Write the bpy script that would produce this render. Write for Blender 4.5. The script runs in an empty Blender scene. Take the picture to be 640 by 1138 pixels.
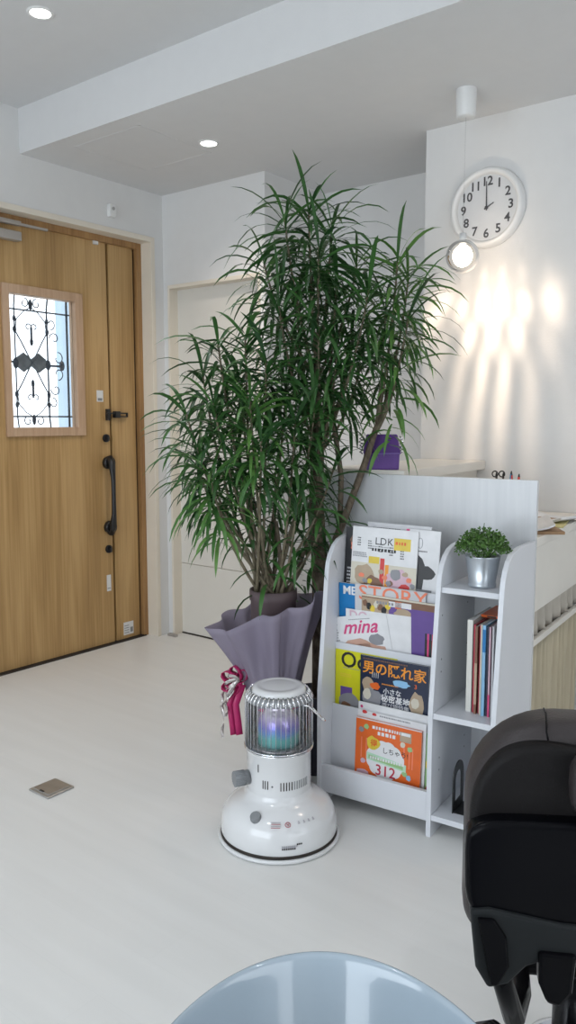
import bpy, bmesh, math, random
from mathutils import Vector, Matrix
random.seed(7)
PI = math.pi
R = math.radians
S = bpy.context.scene
C = S.collection

# ------------------------------------------------------------------ camera
HEAD, PITCH, EYE = R(37.9), R(6.5), 1.30
fwd = Vector((-math.sin(HEAD)*math.cos(PITCH), math.cos(HEAD)*math.cos(PITCH), -math.sin(PITCH)))
rgt = Vector((math.cos(HEAD), math.sin(HEAD), 0))
upv = rgt.cross(fwd)
cd = bpy.data.cameras.new('camera'); cam = bpy.data.objects.new('camera', cd); C.objects.link(cam)
mw = Matrix((rgt, upv, -fwd)).transposed().to_4x4(); mw.translation = Vector((0, 0, EYE))
cam.matrix_world = mw
cd.sensor_fit = 'VERTICAL'; cd.sensor_height = 36; cd.lens = 893/1138*36
cd.clip_start = 0.02
S.camera = cam

# ------------------------------------------------------------------ world, lights, exposure
S.view_settings.view_transform = 'Standard'
S.view_settings.look = 'None'
S.view_settings.gamma = 1
S.view_settings.use_curve_mapping = False
S.view_settings.exposure = 0.0
W = bpy.data.worlds.new('daylight'); S.world = W; W.use_nodes = True
bg = W.node_tree.nodes['Background']; bg.inputs[0].default_value = (0.90, 0.95, 1.0, 1); bg.inputs[1].default_value = 2.4

def area(name, loc, rot, sx, sy, power, col):
    l = bpy.data.lights.new(name, 'AREA'); l.shape = 'RECTANGLE'; l.size = sx; l.size_y = sy
    l.energy = power; l.color = col
    o = bpy.data.objects.new(name, l); C.objects.link(o); o.location = loc; o.rotation_euler = rot
    return o
# daylight coming in through the shop windows behind and to the right of the camera
area('window_light_rear', (-1.2, -2.9, 1.35), (R(74), 0, 0), 3.6, 2.1, 56, (0.78, 0.89, 1.0))
area('window_light_side', (2.38, 0.6, 1.45), (R(90), 0, R(90)), 2.6, 1.7, 6, (0.80, 0.90, 1.0))

# ------------------------------------------------------------------ materials
def new_mat(name):
    m = bpy.data.materials.new(name); m.use_nodes = True
    return m, m.node_tree.nodes, m.node_tree.links, m.node_tree.nodes['Principled BSDF']

def mat(name, col, rough=0.5, metal=0.0, spec=0.5, coat=0.0, var=0.04, scale=8.0, bump=0.0, emis=None, es=0):
    """plain procedural material: base colour with a light noise variation and optional bump"""
    m, N, L, b = new_mat(name)
    b.inputs['Roughness'].default_value = rough
    b.inputs['Metallic'].default_value = metal
    b.inputs['Specular IOR Level'].default_value = spec
    b.inputs['Coat Weight'].default_value = coat
    tc = N.new('ShaderNodeTexCoord'); nz = N.new('ShaderNodeTexNoise'); nz.inputs['Scale'].default_value = scale
    nz.inputs['Detail'].default_value = 4
    L.new(tc.outputs['Object'], nz.inputs['Vector'])
    cr = N.new('ShaderNodeValToRGB')
    a = [max(0, c*(1-var)) for c in col]; z = [min(1, c*(1+var)) for c in col]
    cr.color_ramp.elements[0].position = 0.3; cr.color_ramp.elements[1].position = 0.7
    cr.color_ramp.elements[0].color = (*a, 1); cr.color_ramp.elements[1].color = (*z, 1)
    L.new(nz.outputs['Fac'], cr.inputs['Fac']); L.new(cr.outputs['Color'], b.inputs['Base Color'])
    if bump:
        bp = N.new('ShaderNodeBump'); bp.inputs['Strength'].default_value = bump; bp.inputs['Distance'].default_value = 0.002
        n2 = N.new('ShaderNodeTexNoise'); n2.inputs['Scale'].default_value = scale*12
        L.new(tc.outputs['Object'], n2.inputs['Vector'])
        L.new(n2.outputs['Fac'], bp.inputs['Height']); L.new(bp.outputs['Normal'], b.inputs['Normal'])
    if emis:
        b.inputs['Emission Color'].default_value = (*emis, 1); b.inputs['Emission Strength'].default_value = es
    return m

def wood(name, c0, c1, c2, sc=(9, 9, 0.7), rough=0.45):
    m, N, L, b = new_mat(name)
    b.inputs['Roughness'].default_value = rough
    tc = N.new('ShaderNodeTexCoord'); mp = N.new('ShaderNodeMapping'); mp.inputs['Scale'].default_value = sc
    L.new(tc.outputs['Object'], mp.inputs['Vector'])
    n1 = N.new('ShaderNodeTexNoise'); n1.inputs['Scale'].default_value = 1.3; n1.inputs['Detail'].default_value = 6; n1.inputs['Distortion'].default_value = 0.6
    L.new(mp.outputs['Vector'], n1.inputs['Vector'])
    mp2 = N.new('ShaderNodeMapping'); mp2.inputs['Scale'].default_value = (sc[0]*9, sc[1]*9, sc[2]*2)
    L.new(tc.outputs['Object'], mp2.inputs['Vector'])
    n2 = N.new('ShaderNodeTexNoise'); n2.inputs['Scale'].default_value = 1.5; n2.inputs['Detail'].default_value = 3
    L.new(mp2.outputs['Vector'], n2.inputs['Vector'])
    mx = N.new('ShaderNodeMath'); mx.operation = 'MULTIPLY_ADD'; mx.inputs[1].default_value = 0.35
    L.new(n2.outputs['Fac'], mx.inputs[0])
    m2 = N.new('ShaderNodeMath'); m2.operation = 'MULTIPLY'; m2.inputs[1].default_value = 0.65
    L.new(n1.outputs['Fac'], m2.inputs[0]); L.new(m2.outputs[0], mx.inputs[2])
    cr = N.new('ShaderNodeValToRGB'); e = cr.color_ramp.elements
    e[0].position = 0.36; e[0].color = (*c0, 1); e[1].position = 0.62; e[1].color = (*c2, 1)
    k = e.new(0.49); k.color = (*c1, 1)
    L.new(mx.outputs[0], cr.inputs['Fac']); L.new(cr.outputs['Color'], b.inputs['Base Color'])
    return m

def glassy(name, tint=(1, 1, 1), gloss=0.12, rough=0.03, ior=1.45):
    m, N, L, b = new_mat(name); N.remove(b)
    out = N['Material Output']; t = N.new('ShaderNodeBsdfTransparent'); t.inputs[0].default_value = (*tint, 1)
    g = N.new('ShaderNodeBsdfGlossy'); g.inputs['Roughness'].default_value = rough
    fr = N.new('ShaderNodeFresnel'); fr.inputs[0].default_value = ior
    ad = N.new('ShaderNodeMath'); ad.operation = 'ADD'; ad.inputs[1].default_value = gloss; ad.use_clamp = True
    L.new(fr.outputs[0], ad.inputs[0])
    mx = N.new('ShaderNodeMixShader'); L.new(ad.outputs[0], mx.inputs[0]); L.new(t.outputs[0], mx.inputs[1]); L.new(g.outputs[0], mx.inputs[2])
    L.new(mx.outputs[0], out.inputs['Surface'])
    return m

M = {}
M['wall'] = mat('wall_paper', (0.71, 0.705, 0.695), 0.85, bump=0.25, scale=14, var=0.012)
M['ceil'] = mat('ceiling_paper', (0.67, 0.67, 0.67), 0.9, bump=0.2, scale=14, var=0.01)
M['casing'] = mat('casing_cream', (0.74, 0.68, 0.58), 0.5, var=0.02)
M['oak'] = wood('oak_veneer', (0.33, 0.19, 0.07), (0.44, 0.27, 0.105), (0.54, 0.345, 0.15), (7, 7, 0.6), 0.42)
M['oakframe'] = wood('oak_frame', (0.25, 0.13, 0.05), (0.33, 0.18, 0.07), (0.40, 0.23, 0.09), (12, 12, 0.8), 0.45)
M['pinkwood'] = wood('pale_trim_wood', (0.44, 0.28, 0.17), (0.50, 0.33, 0.21), (0.56, 0.38, 0.25), (12, 12, 1.2), 0.5)
M['black'] = mat('black_metal', (0.012, 0.012, 0.013), 0.4, var=0.2)
M['dark'] = mat('dark_gasket', (0.02, 0.014, 0.01), 0.7)
M['iron'] = mat('wrought_iron', (0.03, 0.045, 0.07), 0.55)
M['greyplate'] = mat('grey_cast_plate', (0.24, 0.25, 0.26), 0.6, var=0.3, scale=20)
M['creamdoor'] = mat('cream_door_laminate', (0.70, 0.68, 0.63), 0.45, var=0.015)
M['white'] = mat('white_laminate', (0.63, 0.645, 0.68), 0.3, var=0.01)
M['whitewood'] = wood('white_woodgrain_laminate', (0.57, 0.585, 0.60), (0.61, 0.62, 0.635), (0.65, 0.66, 0.67), (6, 6, 0.8), 0.2)
M['warmwhite'] = mat('warm_white_laminate', (0.72, 0.69, 0.63), 0.35, var=0.02)
M['whiteplastic'] = mat('white_plastic', (0.75, 0.75, 0.74), 0.35, var=0.01)
M['enamel'] = mat('white_enamel', (0.70, 0.705, 0.71), 0.16, var=0.01, coat=0.5)
M['chrome'] = mat('chrome', (0.88, 0.88, 0.90), 0.16, metal=1, var=0.02)
M['steel'] = mat('brushed_steel', (0.45, 0.44, 0.42), 0.38, metal=0.8, var=0.08, scale=30)
M['greyknob'] = mat('grey_plastic', (0.22, 0.23, 0.24), 0.45)
M['paper'] = mat('paper_white', (0.72, 0.72, 0.72), 0.7)
M['closer'] = mat('closer_grey', (0.42, 0.39, 0.36), 0.4, metal=0.3)

# floor: whitewashed planks, faint streaks
def floor_mat():
    m, N, L, b = new_mat('pale_floor_planks')
    b.inputs['Roughness'].default_value = 0.34; b.inputs['Specular IOR Level'].default_value = 0.4
    tc = N.new('ShaderNodeTexCoord')
    mp = N.new('ShaderNodeMapping'); mp.inputs['Scale'].default_value = (0.9, 11, 1)
    L.new(tc.outputs['Object'], mp.inputs['Vector'])
    n = N.new('ShaderNodeTexNoise'); n.inputs['Scale'].default_value = 1.6; n.inputs['Detail'].default_value = 5
    L.new(mp.outputs['Vector'], n.inputs['Vector'])
    cr = N.new('ShaderNodeValToRGB'); e = cr.color_ramp.elements
    e[0].position = 0.3; e[0].color = (0.73, 0.725, 0.705, 1); e[1].position = 0.7; e[1].color = (0.765, 0.76, 0.74, 1)
    L.new(n.outputs['Fac'], cr.inputs['Fac'])
    br = N.new('ShaderNodeTexBrick'); br.inputs['Scale'].default_value = 1.0; br.inputs['Brick Width'].default_value = 0.92
    br.inputs['Row Height'].default_value = 0.153; br.inputs['Mortar Size'].default_value = 0.0012
    br.inputs['Color1'].default_value = (1, 1, 1, 1); br.inputs['Color2'].default_value = (0.99, 0.99, 0.99, 1); br.inputs['Mortar'].default_value = (0.975, 0.975, 0.975, 1)
    L.new(tc.outputs['Object'], br.inputs['Vector'])
    mx = N.new('ShaderNodeMix'); mx.data_type = 'RGBA'; mx.blend_type = 'MULTIPLY'; mx.inputs[0].default_value = 1
    L.new(cr.outputs['Color'], mx.inputs[6]); L.new(br.outputs['Color'], mx.inputs[7])
    L.new(mx.outputs[2], b.inputs['Base Color'])
    mr = N.new('ShaderNodeMapRange'); mr.inputs[3].default_value = 0.28; mr.inputs[4].default_value = 0.42
    L.new(n.outputs['Fac'], mr.inputs[0]); L.new(mr.outputs[0], b.inputs['Roughness'])
    return m
M['floor'] = floor_mat()

# ------------------------------------------------------------------ mesh builder
class MB:
    def __init__(s): s.v = []; s.f = []; s.mi = []; s.sm = []; s.mats = []
    def m(s, mt):
        if mt not in s.mats: s.mats.append(mt)
        return s.mats.index(mt)
    def add(s, vs, fs, mt, smooth=False, T=None):
        o = len(s.v); k = s.m(mt)
        for p in vs:
            p = Vector(p)
            s.v.append(tuple(T @ p) if T else tuple(p))
        for f in fs:
            s.f.append([o+i for i in f]); s.mi.append(k); s.sm.append(smooth)
        return s
    def box(s, x0, x1, y0, y1, z0, z1, mt, T=None):
        vs = [(x, y, z) for x in (x0, x1) for y in (y0, y1) for z in (z0, z1)]
        fs = [(0, 1, 3, 2), (4, 6, 7, 5), (0, 4, 5, 1), (2, 3, 7, 6), (0, 2, 6, 4), (1, 5, 7, 3)]
        return s.add(vs, fs, mt, False, T)
    def lathe(s, prof, mt, seg=48, T=None, smooth=True, ang=2*PI):
        vs = []; fs = []; full = abs(ang-2*PI) < 1e-6; n = seg if full else seg+1
        for (r, z) in prof:
            for i in range(n):
                a = ang*i/seg; vs.append((r*math.cos(a), r*math.sin(a), z))
        for j in range(len(prof)-1):
            for i in range(seg):
                i2 = (i+1) % n
                fs.append((j*n+i, j*n+i2, (j+1)*n+i2, (j+1)*n+i))
        return s.add(vs, fs, mt, smooth, T)
    def prism(s, poly, h0, h1, mt, axis='y', T=None):
        """poly of 2-D points extruded along an axis; 'x': (y,z), 'y': (x,z), 'z': (x,y)"""
        n = len(poly)
        def P(p, h):
            return {'x': (h, p[0], p[1]), 'y': (p[0], h, p[1]), 'z': (p[0], p[1], h)}[axis]
        vs = [P(p, h0) for p in poly]+[P(p, h1) for p in poly]
        fs = [tuple(range(n)), tuple(range(2*n-1, n-1, -1))]+[(i, (i+1) % n, n+(i+1) % n, n+i) for i in range(n)]
        return s.add(vs, fs, mt, False, T)
    def tube(s, pts, r, mt, seg=8, closed=False, T=None, cap=True):
        pts = [Vector(p) for p in pts]; n = len(pts)
        rs = r if isinstance(r, (list, tuple)) else [r]*n
        vs = []; fs = []; prev = None
        for i, p in enumerate(pts):
            if closed: d = pts[(i+1) % n]-pts[i-1]
            else: d = pts[min(i+1, n-1)]-pts[max(i-1, 0)]
            if d.length < 1e-9: d = Vector((0, 0, 1))
            d.normalize()
            if prev is None: a = d.orthogonal().normalized()
            else:
                a = prev-d*prev.dot(d)
                a = a.normalized() if a.length > 1e-6 else d.orthogonal().normalized()
            prev = a; b = d.cross(a)
            for k in range(seg):
                t = 2*PI*k/seg; vs.append(p+(a*math.cos(t)+b*math.sin(t))*rs[i])
        for i in range(n if closed else n-1):
            j = (i+1) % n
            for k in range(seg):
                fs.append((i*seg+k, i*seg+(k+1) % seg, j*seg+(k+1) % seg, j*seg+k))
        if cap and not closed:
            fs.append(tuple(range(seg-1, -1, -1))); fs.append(tuple((n-1)*seg+k for k in range(seg)))
        return s.add(vs, fs, mt, True, T)
    def cyl(s, p0, p1, r, mt, seg=24, T=None, r1=None):
        s.tube([p0, p1], [r, r if r1 is None else r1], mt, seg, T=T)
        for k in (-1, -2): s.sm[k] = False
        return s
    def disc(s, c, rx, rz, mt, n=32, y=0, T=None):
        vs = [(c[0]+rx*math.cos(2*PI*i/n), y, c[1]+rz*math.sin(2*PI*i/n)) for i in range(n)]
        return s.add(vs, [tuple(range(n))], mt, False, T)
    def quad(s, x0, x1, z0, z1, y, mt, T=None):
        return s.add([(x0, y, z0), (x1, y, z0), (x1, y, z1), (x0, y, z1)], [(0, 1, 2, 3)], mt, False, T)
    def text(s, body, x, z, size, mt, y=-0.0006, bold=0.02, align='LEFT', sx=1.0, shear=0.0, T=None, spacing=1.0, rot=0):
        """writing lying in the x-z plane, seen from -y"""
        vs, fs = text_mesh(body, bold, align, shear, spacing)
        ca, sa = math.cos(rot), math.sin(rot)
        vv = []
        for a, b in vs:
            a2, b2 = a*size*sx, b*size
            vv.append((x+a2*ca-b2*sa, y, z+a2*sa+b2*ca))
        return s.add(vv, fs, mt, False, T)
    def sphere(s, c, r, mt, su=20, sv=12, T=None, sc=(1, 1, 1)):
        prof = [(max(1e-4, r*math.sin(PI*i/sv)), -r*math.cos(PI*i/sv)) for i in range(sv+1)]
        X = Matrix.Translation(c) @ Matrix.Diagonal((*sc, 1))
        return s.lathe(prof, mt, su, (T @ X) if T else X)
    def build(s, name, parent=None, loc=None, rot=None, bevel=0, seg=2, solid=0, subsurf=0, weld=False):
        me = bpy.data.meshes.new(name); me.from_pydata(s.v, [], s.f)
        for mt in s.mats: me.materials.append(M[mt] if isinstance(mt, str) else mt)
        me.polygons.foreach_set('material_index', s.mi); me.polygons.foreach_set('use_smooth', s.sm)
        me.update()
        bm = bmesh.new(); bm.from_mesh(me)
        if weld: bmesh.ops.remove_doubles(bm, verts=bm.verts, dist=1e-5)
        if weld or bevel: bmesh.ops.recalc_face_normals(bm, faces=bm.faces)
        bm.to_mesh(me); bm.free()
        o = bpy.data.objects.new(name, me); C.objects.link(o)
        if parent: o.parent = parent
        if loc is not None: o.location = loc
        if rot is not None: o.rotation_euler = rot
        if subsurf:
            d = o.modifiers.new('sub', 'SUBSURF'); d.levels = subsurf; d.render_levels = subsurf
        if solid:
            d = o.modifiers.new('sol', 'SOLIDIFY'); d.thickness = solid; d.offset = 0
        if bevel:
            d = o.modifiers.new('bev', 'BEVEL'); d.width = bevel; d.segments = seg; d.limit_method = 'ANGLE'; d.angle_limit = R(40)
            d.harden_normals = False
        return o

_tc = {}
def text_mesh(body, bold, align, shear, spacing):
    k = (body, bold, align, shear, spacing)
    if k in _tc: return _tc[k]
    c = bpy.data.curves.new('writing', 'FONT'); c.body = body; c.offset = bold; c.align_x = align; c.shear = shear
    c.space_character = spacing; c.resolution_u = 3; c.align_y = 'CENTER'
    o = bpy.data.objects.new('writing', c); C.objects.link(o)
    bpy.context.view_layer.update()
    me = bpy.data.meshes.new_from_object(o.evaluated_get(bpy.context.evaluated_depsgraph_get()))
    vs = [(v.co.x, v.co.y) for v in me.vertices]; fs = [tuple(p.vertices) for p in me.polygons]
    bpy.data.objects.remove(o); bpy.data.curves.remove(c); bpy.data.meshes.remove(me)
    _tc[k] = (vs, fs); return _tc[k]

def tag(o, label=None, cat=None, group=None, kind=None):
    if label: o['label'] = label
    if cat: o['category'] = cat
    if group: o['group'] = group
    if kind: o['kind'] = kind
    return o
def empty(name, loc=(0, 0, 0), rz=0, label=None, cat=None, group=None, kind=None, rot=None):
    o = bpy.data.objects.new(name, None); C.objects.link(o); o.location = loc; o.rotation_euler = rot or (0, 0, rz)
    o.empty_display_size = 0.05
    return tag(o, label, cat, group, kind)
def bez(p0, p1, p2, n=8):
    p0, p1, p2 = Vector(p0), Vector(p1), Vector(p2)
    return [p0*(1-t)**2+p1*2*t*(1-t)+p2*t*t for t in (i/n for i in range(n+1))]

# ------------------------------------------------------------------ room
XL, YF, YH = -3.54, 3.36, 3.90          # left wall, far wall, end of the side passage
ZL, ZH, YB = 2.59, 2.80, 2.42           # low ceiling, high ceiling, edge of the drop
XR, YR = 2.5, -3.0
b = MB(); b.box(-3.62, XR+.1, YR-.1, YH+.1, -0.05, 0, 'floor'); tag(b.build('floor'), 'pale whitewashed plank floor', kind='structure')
b = MB()
b.box(XL-.1, XR+.1, YR-.1, YB, ZH, ZH+.1, 'ceil')
b.box(XL-.1, XR+.1, YB, YH+.1, ZL, ZH+.1, 'ceil')
tag(b.build('ceiling'), 'white ceiling, dropping to a lower level over the entrance', kind='structure')
# left wall with the entrance opening
DY0, DY1, DZ = 2.05, 3.262, 2.315
b = MB()
b.box(XL-.2, XL, YR-.1, DY0, 0, ZH, 'wall'); b.box(XL-.2, XL, DY1, YF+.14, 0, ZL+.02, 'wall'); b.box(XL-.2, XL, DY0, DY1, DZ, ZH, 'wall')
tag(b.build('wall_left'), kind='structure')
# far wall, with the cream door's opening
WX0, WX1, WZ = -3.50, -2.80, 2.06
b = MB()
b.box(XL, WX0, YF, YF+.12, 0, ZL+.02, 'wall'); b.box(WX0, WX1, YF, YF+.12, WZ, ZL+.02, 'wall'); b.box(WX1, -2.77, YF, YF+.12, 0, ZL+.02, 'wall')
b.box(XL, -2.77, YF+.12, YF+.16, 0, ZL+.02, 'wall')
tag(b.build('wall_far'), kind='structure')
b = MB(); b.box(-2.83, -2.77, YF+.16, YH, 0, ZL+.02, 'wall'); b.box(-2.83, -1.77, YH, YH+.1, 0, ZL+.02, 'wall'); tag(b.build('wall_passage'), kind='structure')
b = MB(); b.box(-1.83, XR+.1, YF, YH, 0, ZL+.02, 'wall'); tag(b.build('wall_clock', bevel=.004), kind='structure')
b = MB()   # right wall with window opening
b.box(XR, XR+.12, YR-.1, -.8, 0, ZH, 'wall'); b.box(XR, XR+.12, 2.0, YF, 0, ZH, 'wall')
b.box(XR, XR+.12, -.8, 2.0, 0, .5, 'wall'); b.box(XR, XR+.12, -.8, 2.0, 2.4, ZH, 'wall')
tag(b.build('wall_right'), kind='structure')
b = MB()
b.box(XL, -3.1, YR-.12, YR, 0, ZH, 'wall'); b.box(.7, XR, YR-.12, YR, 0, ZH, 'wall')
b.box(-3.1, .7, YR-.12, YR, 0, .2, 'wall'); b.box(-3.1, .7, YR-.12, YR, 2.5, ZH, 'wall')
tag(b.build('wall_rear'), kind='structure')
# ceiling hatch outline
b = MB()
hx0, hx1, hy0, hy1 = -3.25, -2.79, 2.52, 2.98
for q in ((hx0, hx1, hy0, hy0+.006), (hx0, hx1, hy1-.006, hy1), (hx0, hx0+.006, hy0, hy1), (hx1-.006, hx1, hy0, hy1)):
    b.box(*q, ZL-.0012, ZL+.004, 'ceil')
tag(b.build('trim_1'), 'square outline of the ceiling hatch above the entrance', kind='structure')

# entrance casing
b = MB()
b.box(XL-.085, XL+.006, DY1-.001, DY1+.028, 0, DZ+.028, 'casing'); b.box(XL-.085, XL+.006, DY0-.028, DY0+.001, 0, DZ+.028, 'casing')
b.box(XL-.085, XL+.006, DY0, DY1, DZ-.001, DZ+.028, 'casing')
tag(b.build('trim_2', bevel=.002), 'cream casing round the entrance door', kind='structure')
# entrance door
door = empty('door_1', (-3.64, 2.6, 0), label='oak entrance door with a grilled window and a narrow side panel', kind='structure')
y = lambda v: v-2.6
b = MB(); b.box(-.06, .022, y(3.228), y(3.262), 0, 2.315, 'oakframe'); b.box(-.06, .022, y(2.05), y(2.10), 0, 2.315, 'oakframe'); b.box(-.06, .022, y(2.10), y(3.228), 2.280, 2.315, 'oakframe')
b.build('door_frame', door, bevel=.002)
b = MB()
def leaf(y0, y1, hole=None):
    if not hole: b.box(-.035, .0, y(y0), y(y1), .008, 2.28, 'oak'); return
    a0, a1, c0, c1 = hole
    b.box(-.035, .0, y(y0), y(a0), .008, 2.28, 'oak'); b.box(-.035, 0, y(a1), y(y1), .008, 2.28, 'oak')
    b.box(-.035, .0, y(a0), y(a1), .008, c0, 'oak'); b.box(-.035, 0, y(a0), y(a1), c1, 2.28, 'oak')
leaf(2.11, 3.018, (2.38, 2.80, 1.255, 1.945))
dl = b.build('door_leaf', door)
b = MB(); b.box(-.035, 0, y(3.034), y(3.212), .008, 2.28, 'oak'); b.build('side_panel', door)
b = MB(); b.box(-.055, -.036, y(3.0), y(3.05), 0, 2.29, 'dark'); b.box(-.055, -.012, y(3.206), y(3.235), 0, 2.29, 'dark'); b.box(-.05, .03, y(2.1), y(3.24), 0, .006, 'dark')
b.build('gasket', door)
# window in the leaf
b = MB()
f0, f1, g0, g1 = 2.35, 2.842, 1.217, 1.982
for q in ((f0, 2.39, g0, g1), (2.792, f1, g0, g1), (2.39, 2.792, g0, 1.264), (2.39, 2.792, 1.936, g1)):
    b.box(-.045, .014, y(q[0]), y(q[1]), q[2], q[3], 'pinkwood')
wf = b.build('window_frame', door, bevel=.003)
M['pane'] = glassy('window_glass', (0.97, 0.99, 1.0), 0.0)
b = MB(); b.box(-.022, -.017, y(2.39), y(2.792), 1.264, 1.936, 'pane'); b.build('pane', wf)
# wrought iron grille just outside the glass: a across (0..1), h up (0..1)
b = MB()
def gp(a, h): return (-.045, y(2.389+.404*a), 1.263+.675*h)
def ir(pts, r=.0035): b.tube([gp(*p) for p in pts], r, 'iron', 6)
def curl(ca, ch, rad, t0, t1, r=.003):
    n = 16; pts = []
    for i in range(n+1):
        t = t0+(t1-t0)*i/n; q = rad*(1-.62*i/n)
        pts.append((ca+q/.404*math.cos(t), ch+q/.675*math.sin(t)))
    ir(pts, r)
ir([(.955, 0), (.955, 1)], .006); ir([(0, .895), (1, .895)], .0045); ir([(0, .085), (1, .085)], .0045)
ir([(.17, 0), (.155, .08), (.155, .92), (.17, 1)], .0038); ir([(.655, 0), (.64, .08), (.64, .92), (.66, 1)], .0045)
ir([(.0, .5), (.16, .5)], .006); ir([(.62, .485), (.86, .485)], .006)
for sgn, base in ((1, .5), (-1, .5)):
    for k in (0, 1):
        x0 = .155 if k == 0 else .64; x1 = .4
        ir([(x0, base+sgn*.24), (x0+(x1-x0)*.35, base+sgn*.16), (x0+(x1-x0)*.9, base+sgn*.02), (x1+(x1-x0)*.35, base-sgn*.05)], .0035)
        ir([(x0, base+sgn*.2), (x0+(x1-x0)*.12, base+sgn*.32), (x0+(x1-x0)*.55, base+sgn*.385), (x1, base+sgn*.42)], .0028)
        b.sphere(Vector(gp(x0, base+sgn*.245)), .012, 'iron', 8, 6, sc=(.5, 1, 1.5)); b.sphere(Vector(gp(x0, base+sgn*.325)), .011, 'iron', 8, 6, sc=(.5, 1, 1.5))
    ir([(.4, base+sgn*.15), (.4, base+sgn*.27)], .006)
    for k in (-1, 1):
        curl(.4+k*.045, base+sgn*.27, .02, 0 if k < 0 else PI, (1.6*PI if k < 0 else -.6*PI)*1)
        curl(.4+k*.09, base+sgn*.45, .026, PI/2, PI/2+k*sgn*1.8*PI)
    b.sphere(Vector(gp(.4, base+sgn*.16)), .012, 'iron', 8, 6, sc=(.5, .9, 1.8)); b.sphere(Vector(gp(.4, base+sgn*.44)), .014, 'iron', 8, 6, sc=(.5, .9, 2))
    curl(.75, base+sgn*.2, .032, PI, PI-sgn*1.7*PI); curl(.80, base-.015+sgn*.06, .034, -sgn*PI/2+PI, -sgn*PI/2+PI-sgn*1.6*PI)
    curl(.70, base+sgn*.31, .03, -PI/2*sgn, PI*sgn*.9)
for a0 in (.27, .5):
    b.prism([gp(a0-.11, .47)[1:], gp(a0, .425)[1:], gp(a0+.11, .47)[1:], gp(a0+.11, .53)[1:], gp(a0, .575)[1:], gp(a0-.11, .53)[1:]], -.05, -.042, 'greyplate', 'x')
for a0 in (.155, .64, .86): b.sphere(Vector(gp(a0, .49)), .017, 'iron', 10, 8, sc=(.5, 1, 1.6))
b.build('window_grille', wf, weld=False)
# hardware
b = MB()
b.cyl((0, y(2.993), 1.06), (.03, y(2.993), 1.06), .036, 'black'); b.cyl((0, y(2.993), .69), (.03, y(2.993), .69), .036, 'black')
b.tube([(.02, y(2.99), 1.09), (.05, y(2.985), 1.05), (.062, y(2.982), .98), (.066, y(2.98), .87), (.062, y(2.982), .77), (.05, y(2.985), .70), (.02, y(2.99), .655)], [.022, .02, .014, .012, .014, .02, .022], 'black', 12)
tag(b.build('door_handle', door), 'long black pull handle')
for zz in (1.2, .562):
    b = MB(); b.cyl((0, y(2.985), zz), (.012, y(2.985), zz), .023, 'black'); b.box(.012, .03, y(2.979), y(2.991), zz-.016, zz+.016, 'black'); b.build('thumb_lock', door, bevel=.002)
b = MB(); b.box(0, .02, y(2.988), y(3.01), 1.30, 1.365, 'black'); b.cyl((.02, y(2.99), 1.333), (.034, y(2.99), 1.333), .012, 'black'); b.box(0, .03, y(3.04), y(3.075), 1.315, 1.352, 'black')
b.box(.01, .024, y(3.0), y(3.135), 1.337, 1.345, 'black'); b.box(.01, .024, y(3.07), y(3.135), 1.318, 1.325, 'black'); b.box(.01, .024, y(3.128), y(3.136), 1.318, 1.345, 'black')
tag(b.build('door_guard_latch', door, bevel=.002), 'black swing bar latch')
b = MB(); b.box(0, .0015, y(2.93), y(2.975), 1.405, 1.468, 'paper'); b.quad(0, 0, 0, 0, 0, 'paper'); b.box(0, .002, y(2.937), y(2.968), 1.41, 1.425, 'greyknob'); b.build('sticker', door)
b = MB(); b.box(0, .0015, y(2.968), y(2.998), .315, .41, 'paper'); b.box(0, .002, y(2.971), y(2.994), .33, .334, 'greyknob'); b.build('sticker', door)
b = MB(); b.box(0, .0015, y(3.085), y(3.16), .028, .105, 'paper')
for k in range(4): b.box(0, .002, y(3.09), y(3.125), .04+k*.014, .044+k*.014, 'greyknob')
b.box(0, .002, y(3.135), y(3.155), .04, .07, 'greyknob'); b.build('sticker', door)
b = MB(); b.box(.0, .045, y(2.2), y(2.455), 2.19, 2.236, 'closer')
cl = tag(b.build('door_closer', door, bevel=.005), 'grey closer body')
b = MB(); b.box(.045, .06, y(2.2), y(2.60), 2.262, 2.274, 'closer'); b.box(.03, .05, y(2.2), y(2.45), 2.262, 2.285, 'closer'); b.build('closer_arm', cl, bevel=.002)
b = MB(); b.box(0, .012, y(2.93), y(2.96), 2.262, 2.28, 'paper'); b.build('door_stop_tab', door)
# porch outside the glass
M['porch'] = mat('porch_render', (0.42, 0.55, 0.68), 0.8)
b = MB(); b.box(-4.09, -3.78, 3.0, 3.1, -.1, 2.6, 'porch'); tag(b.build('wall_porch'), 'pale blue porch wall outside the door window', kind='structure')

# cream sliding door
d2 = empty('door_2', (-3.15, YF+.06, 0), label='plain cream sliding door left of the passage', kind='structure')
x = lambda v: v+3.15
b = MB(); b.box(x(-3.49), x(-2.81), 0, .03, .008, .436, 'creamdoor'); b.box(x(-3.49), x(-2.81), 0, .03, .440, WZ+.004, 'creamdoor'); b.box(x(-3.49), x(-2.81), .01, .03, .436, .44, 'casing')
b.build('door_leaf', d2, bevel=.0015)
b = MB(); b.box(x(-3.485), x(-2.815), -.004, .03, 0, .006, 'dark'); b.build('floor_track', d2)
b = MB()
b.box(-3.50, -3.485, YF-.008, YF+.12, 0, WZ+.02, 'casing'); b.box(-2.815, -2.80, YF-.008, YF+.12, 0, WZ+.02, 'casing'); b.box(-3.485, -2.815, YF-.008, YF+.12, WZ-.0015, WZ+.02, 'casing')
tag(b.build('trim_3', bevel=.002), 'cream casing round the cream door', kind='structure')

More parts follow.
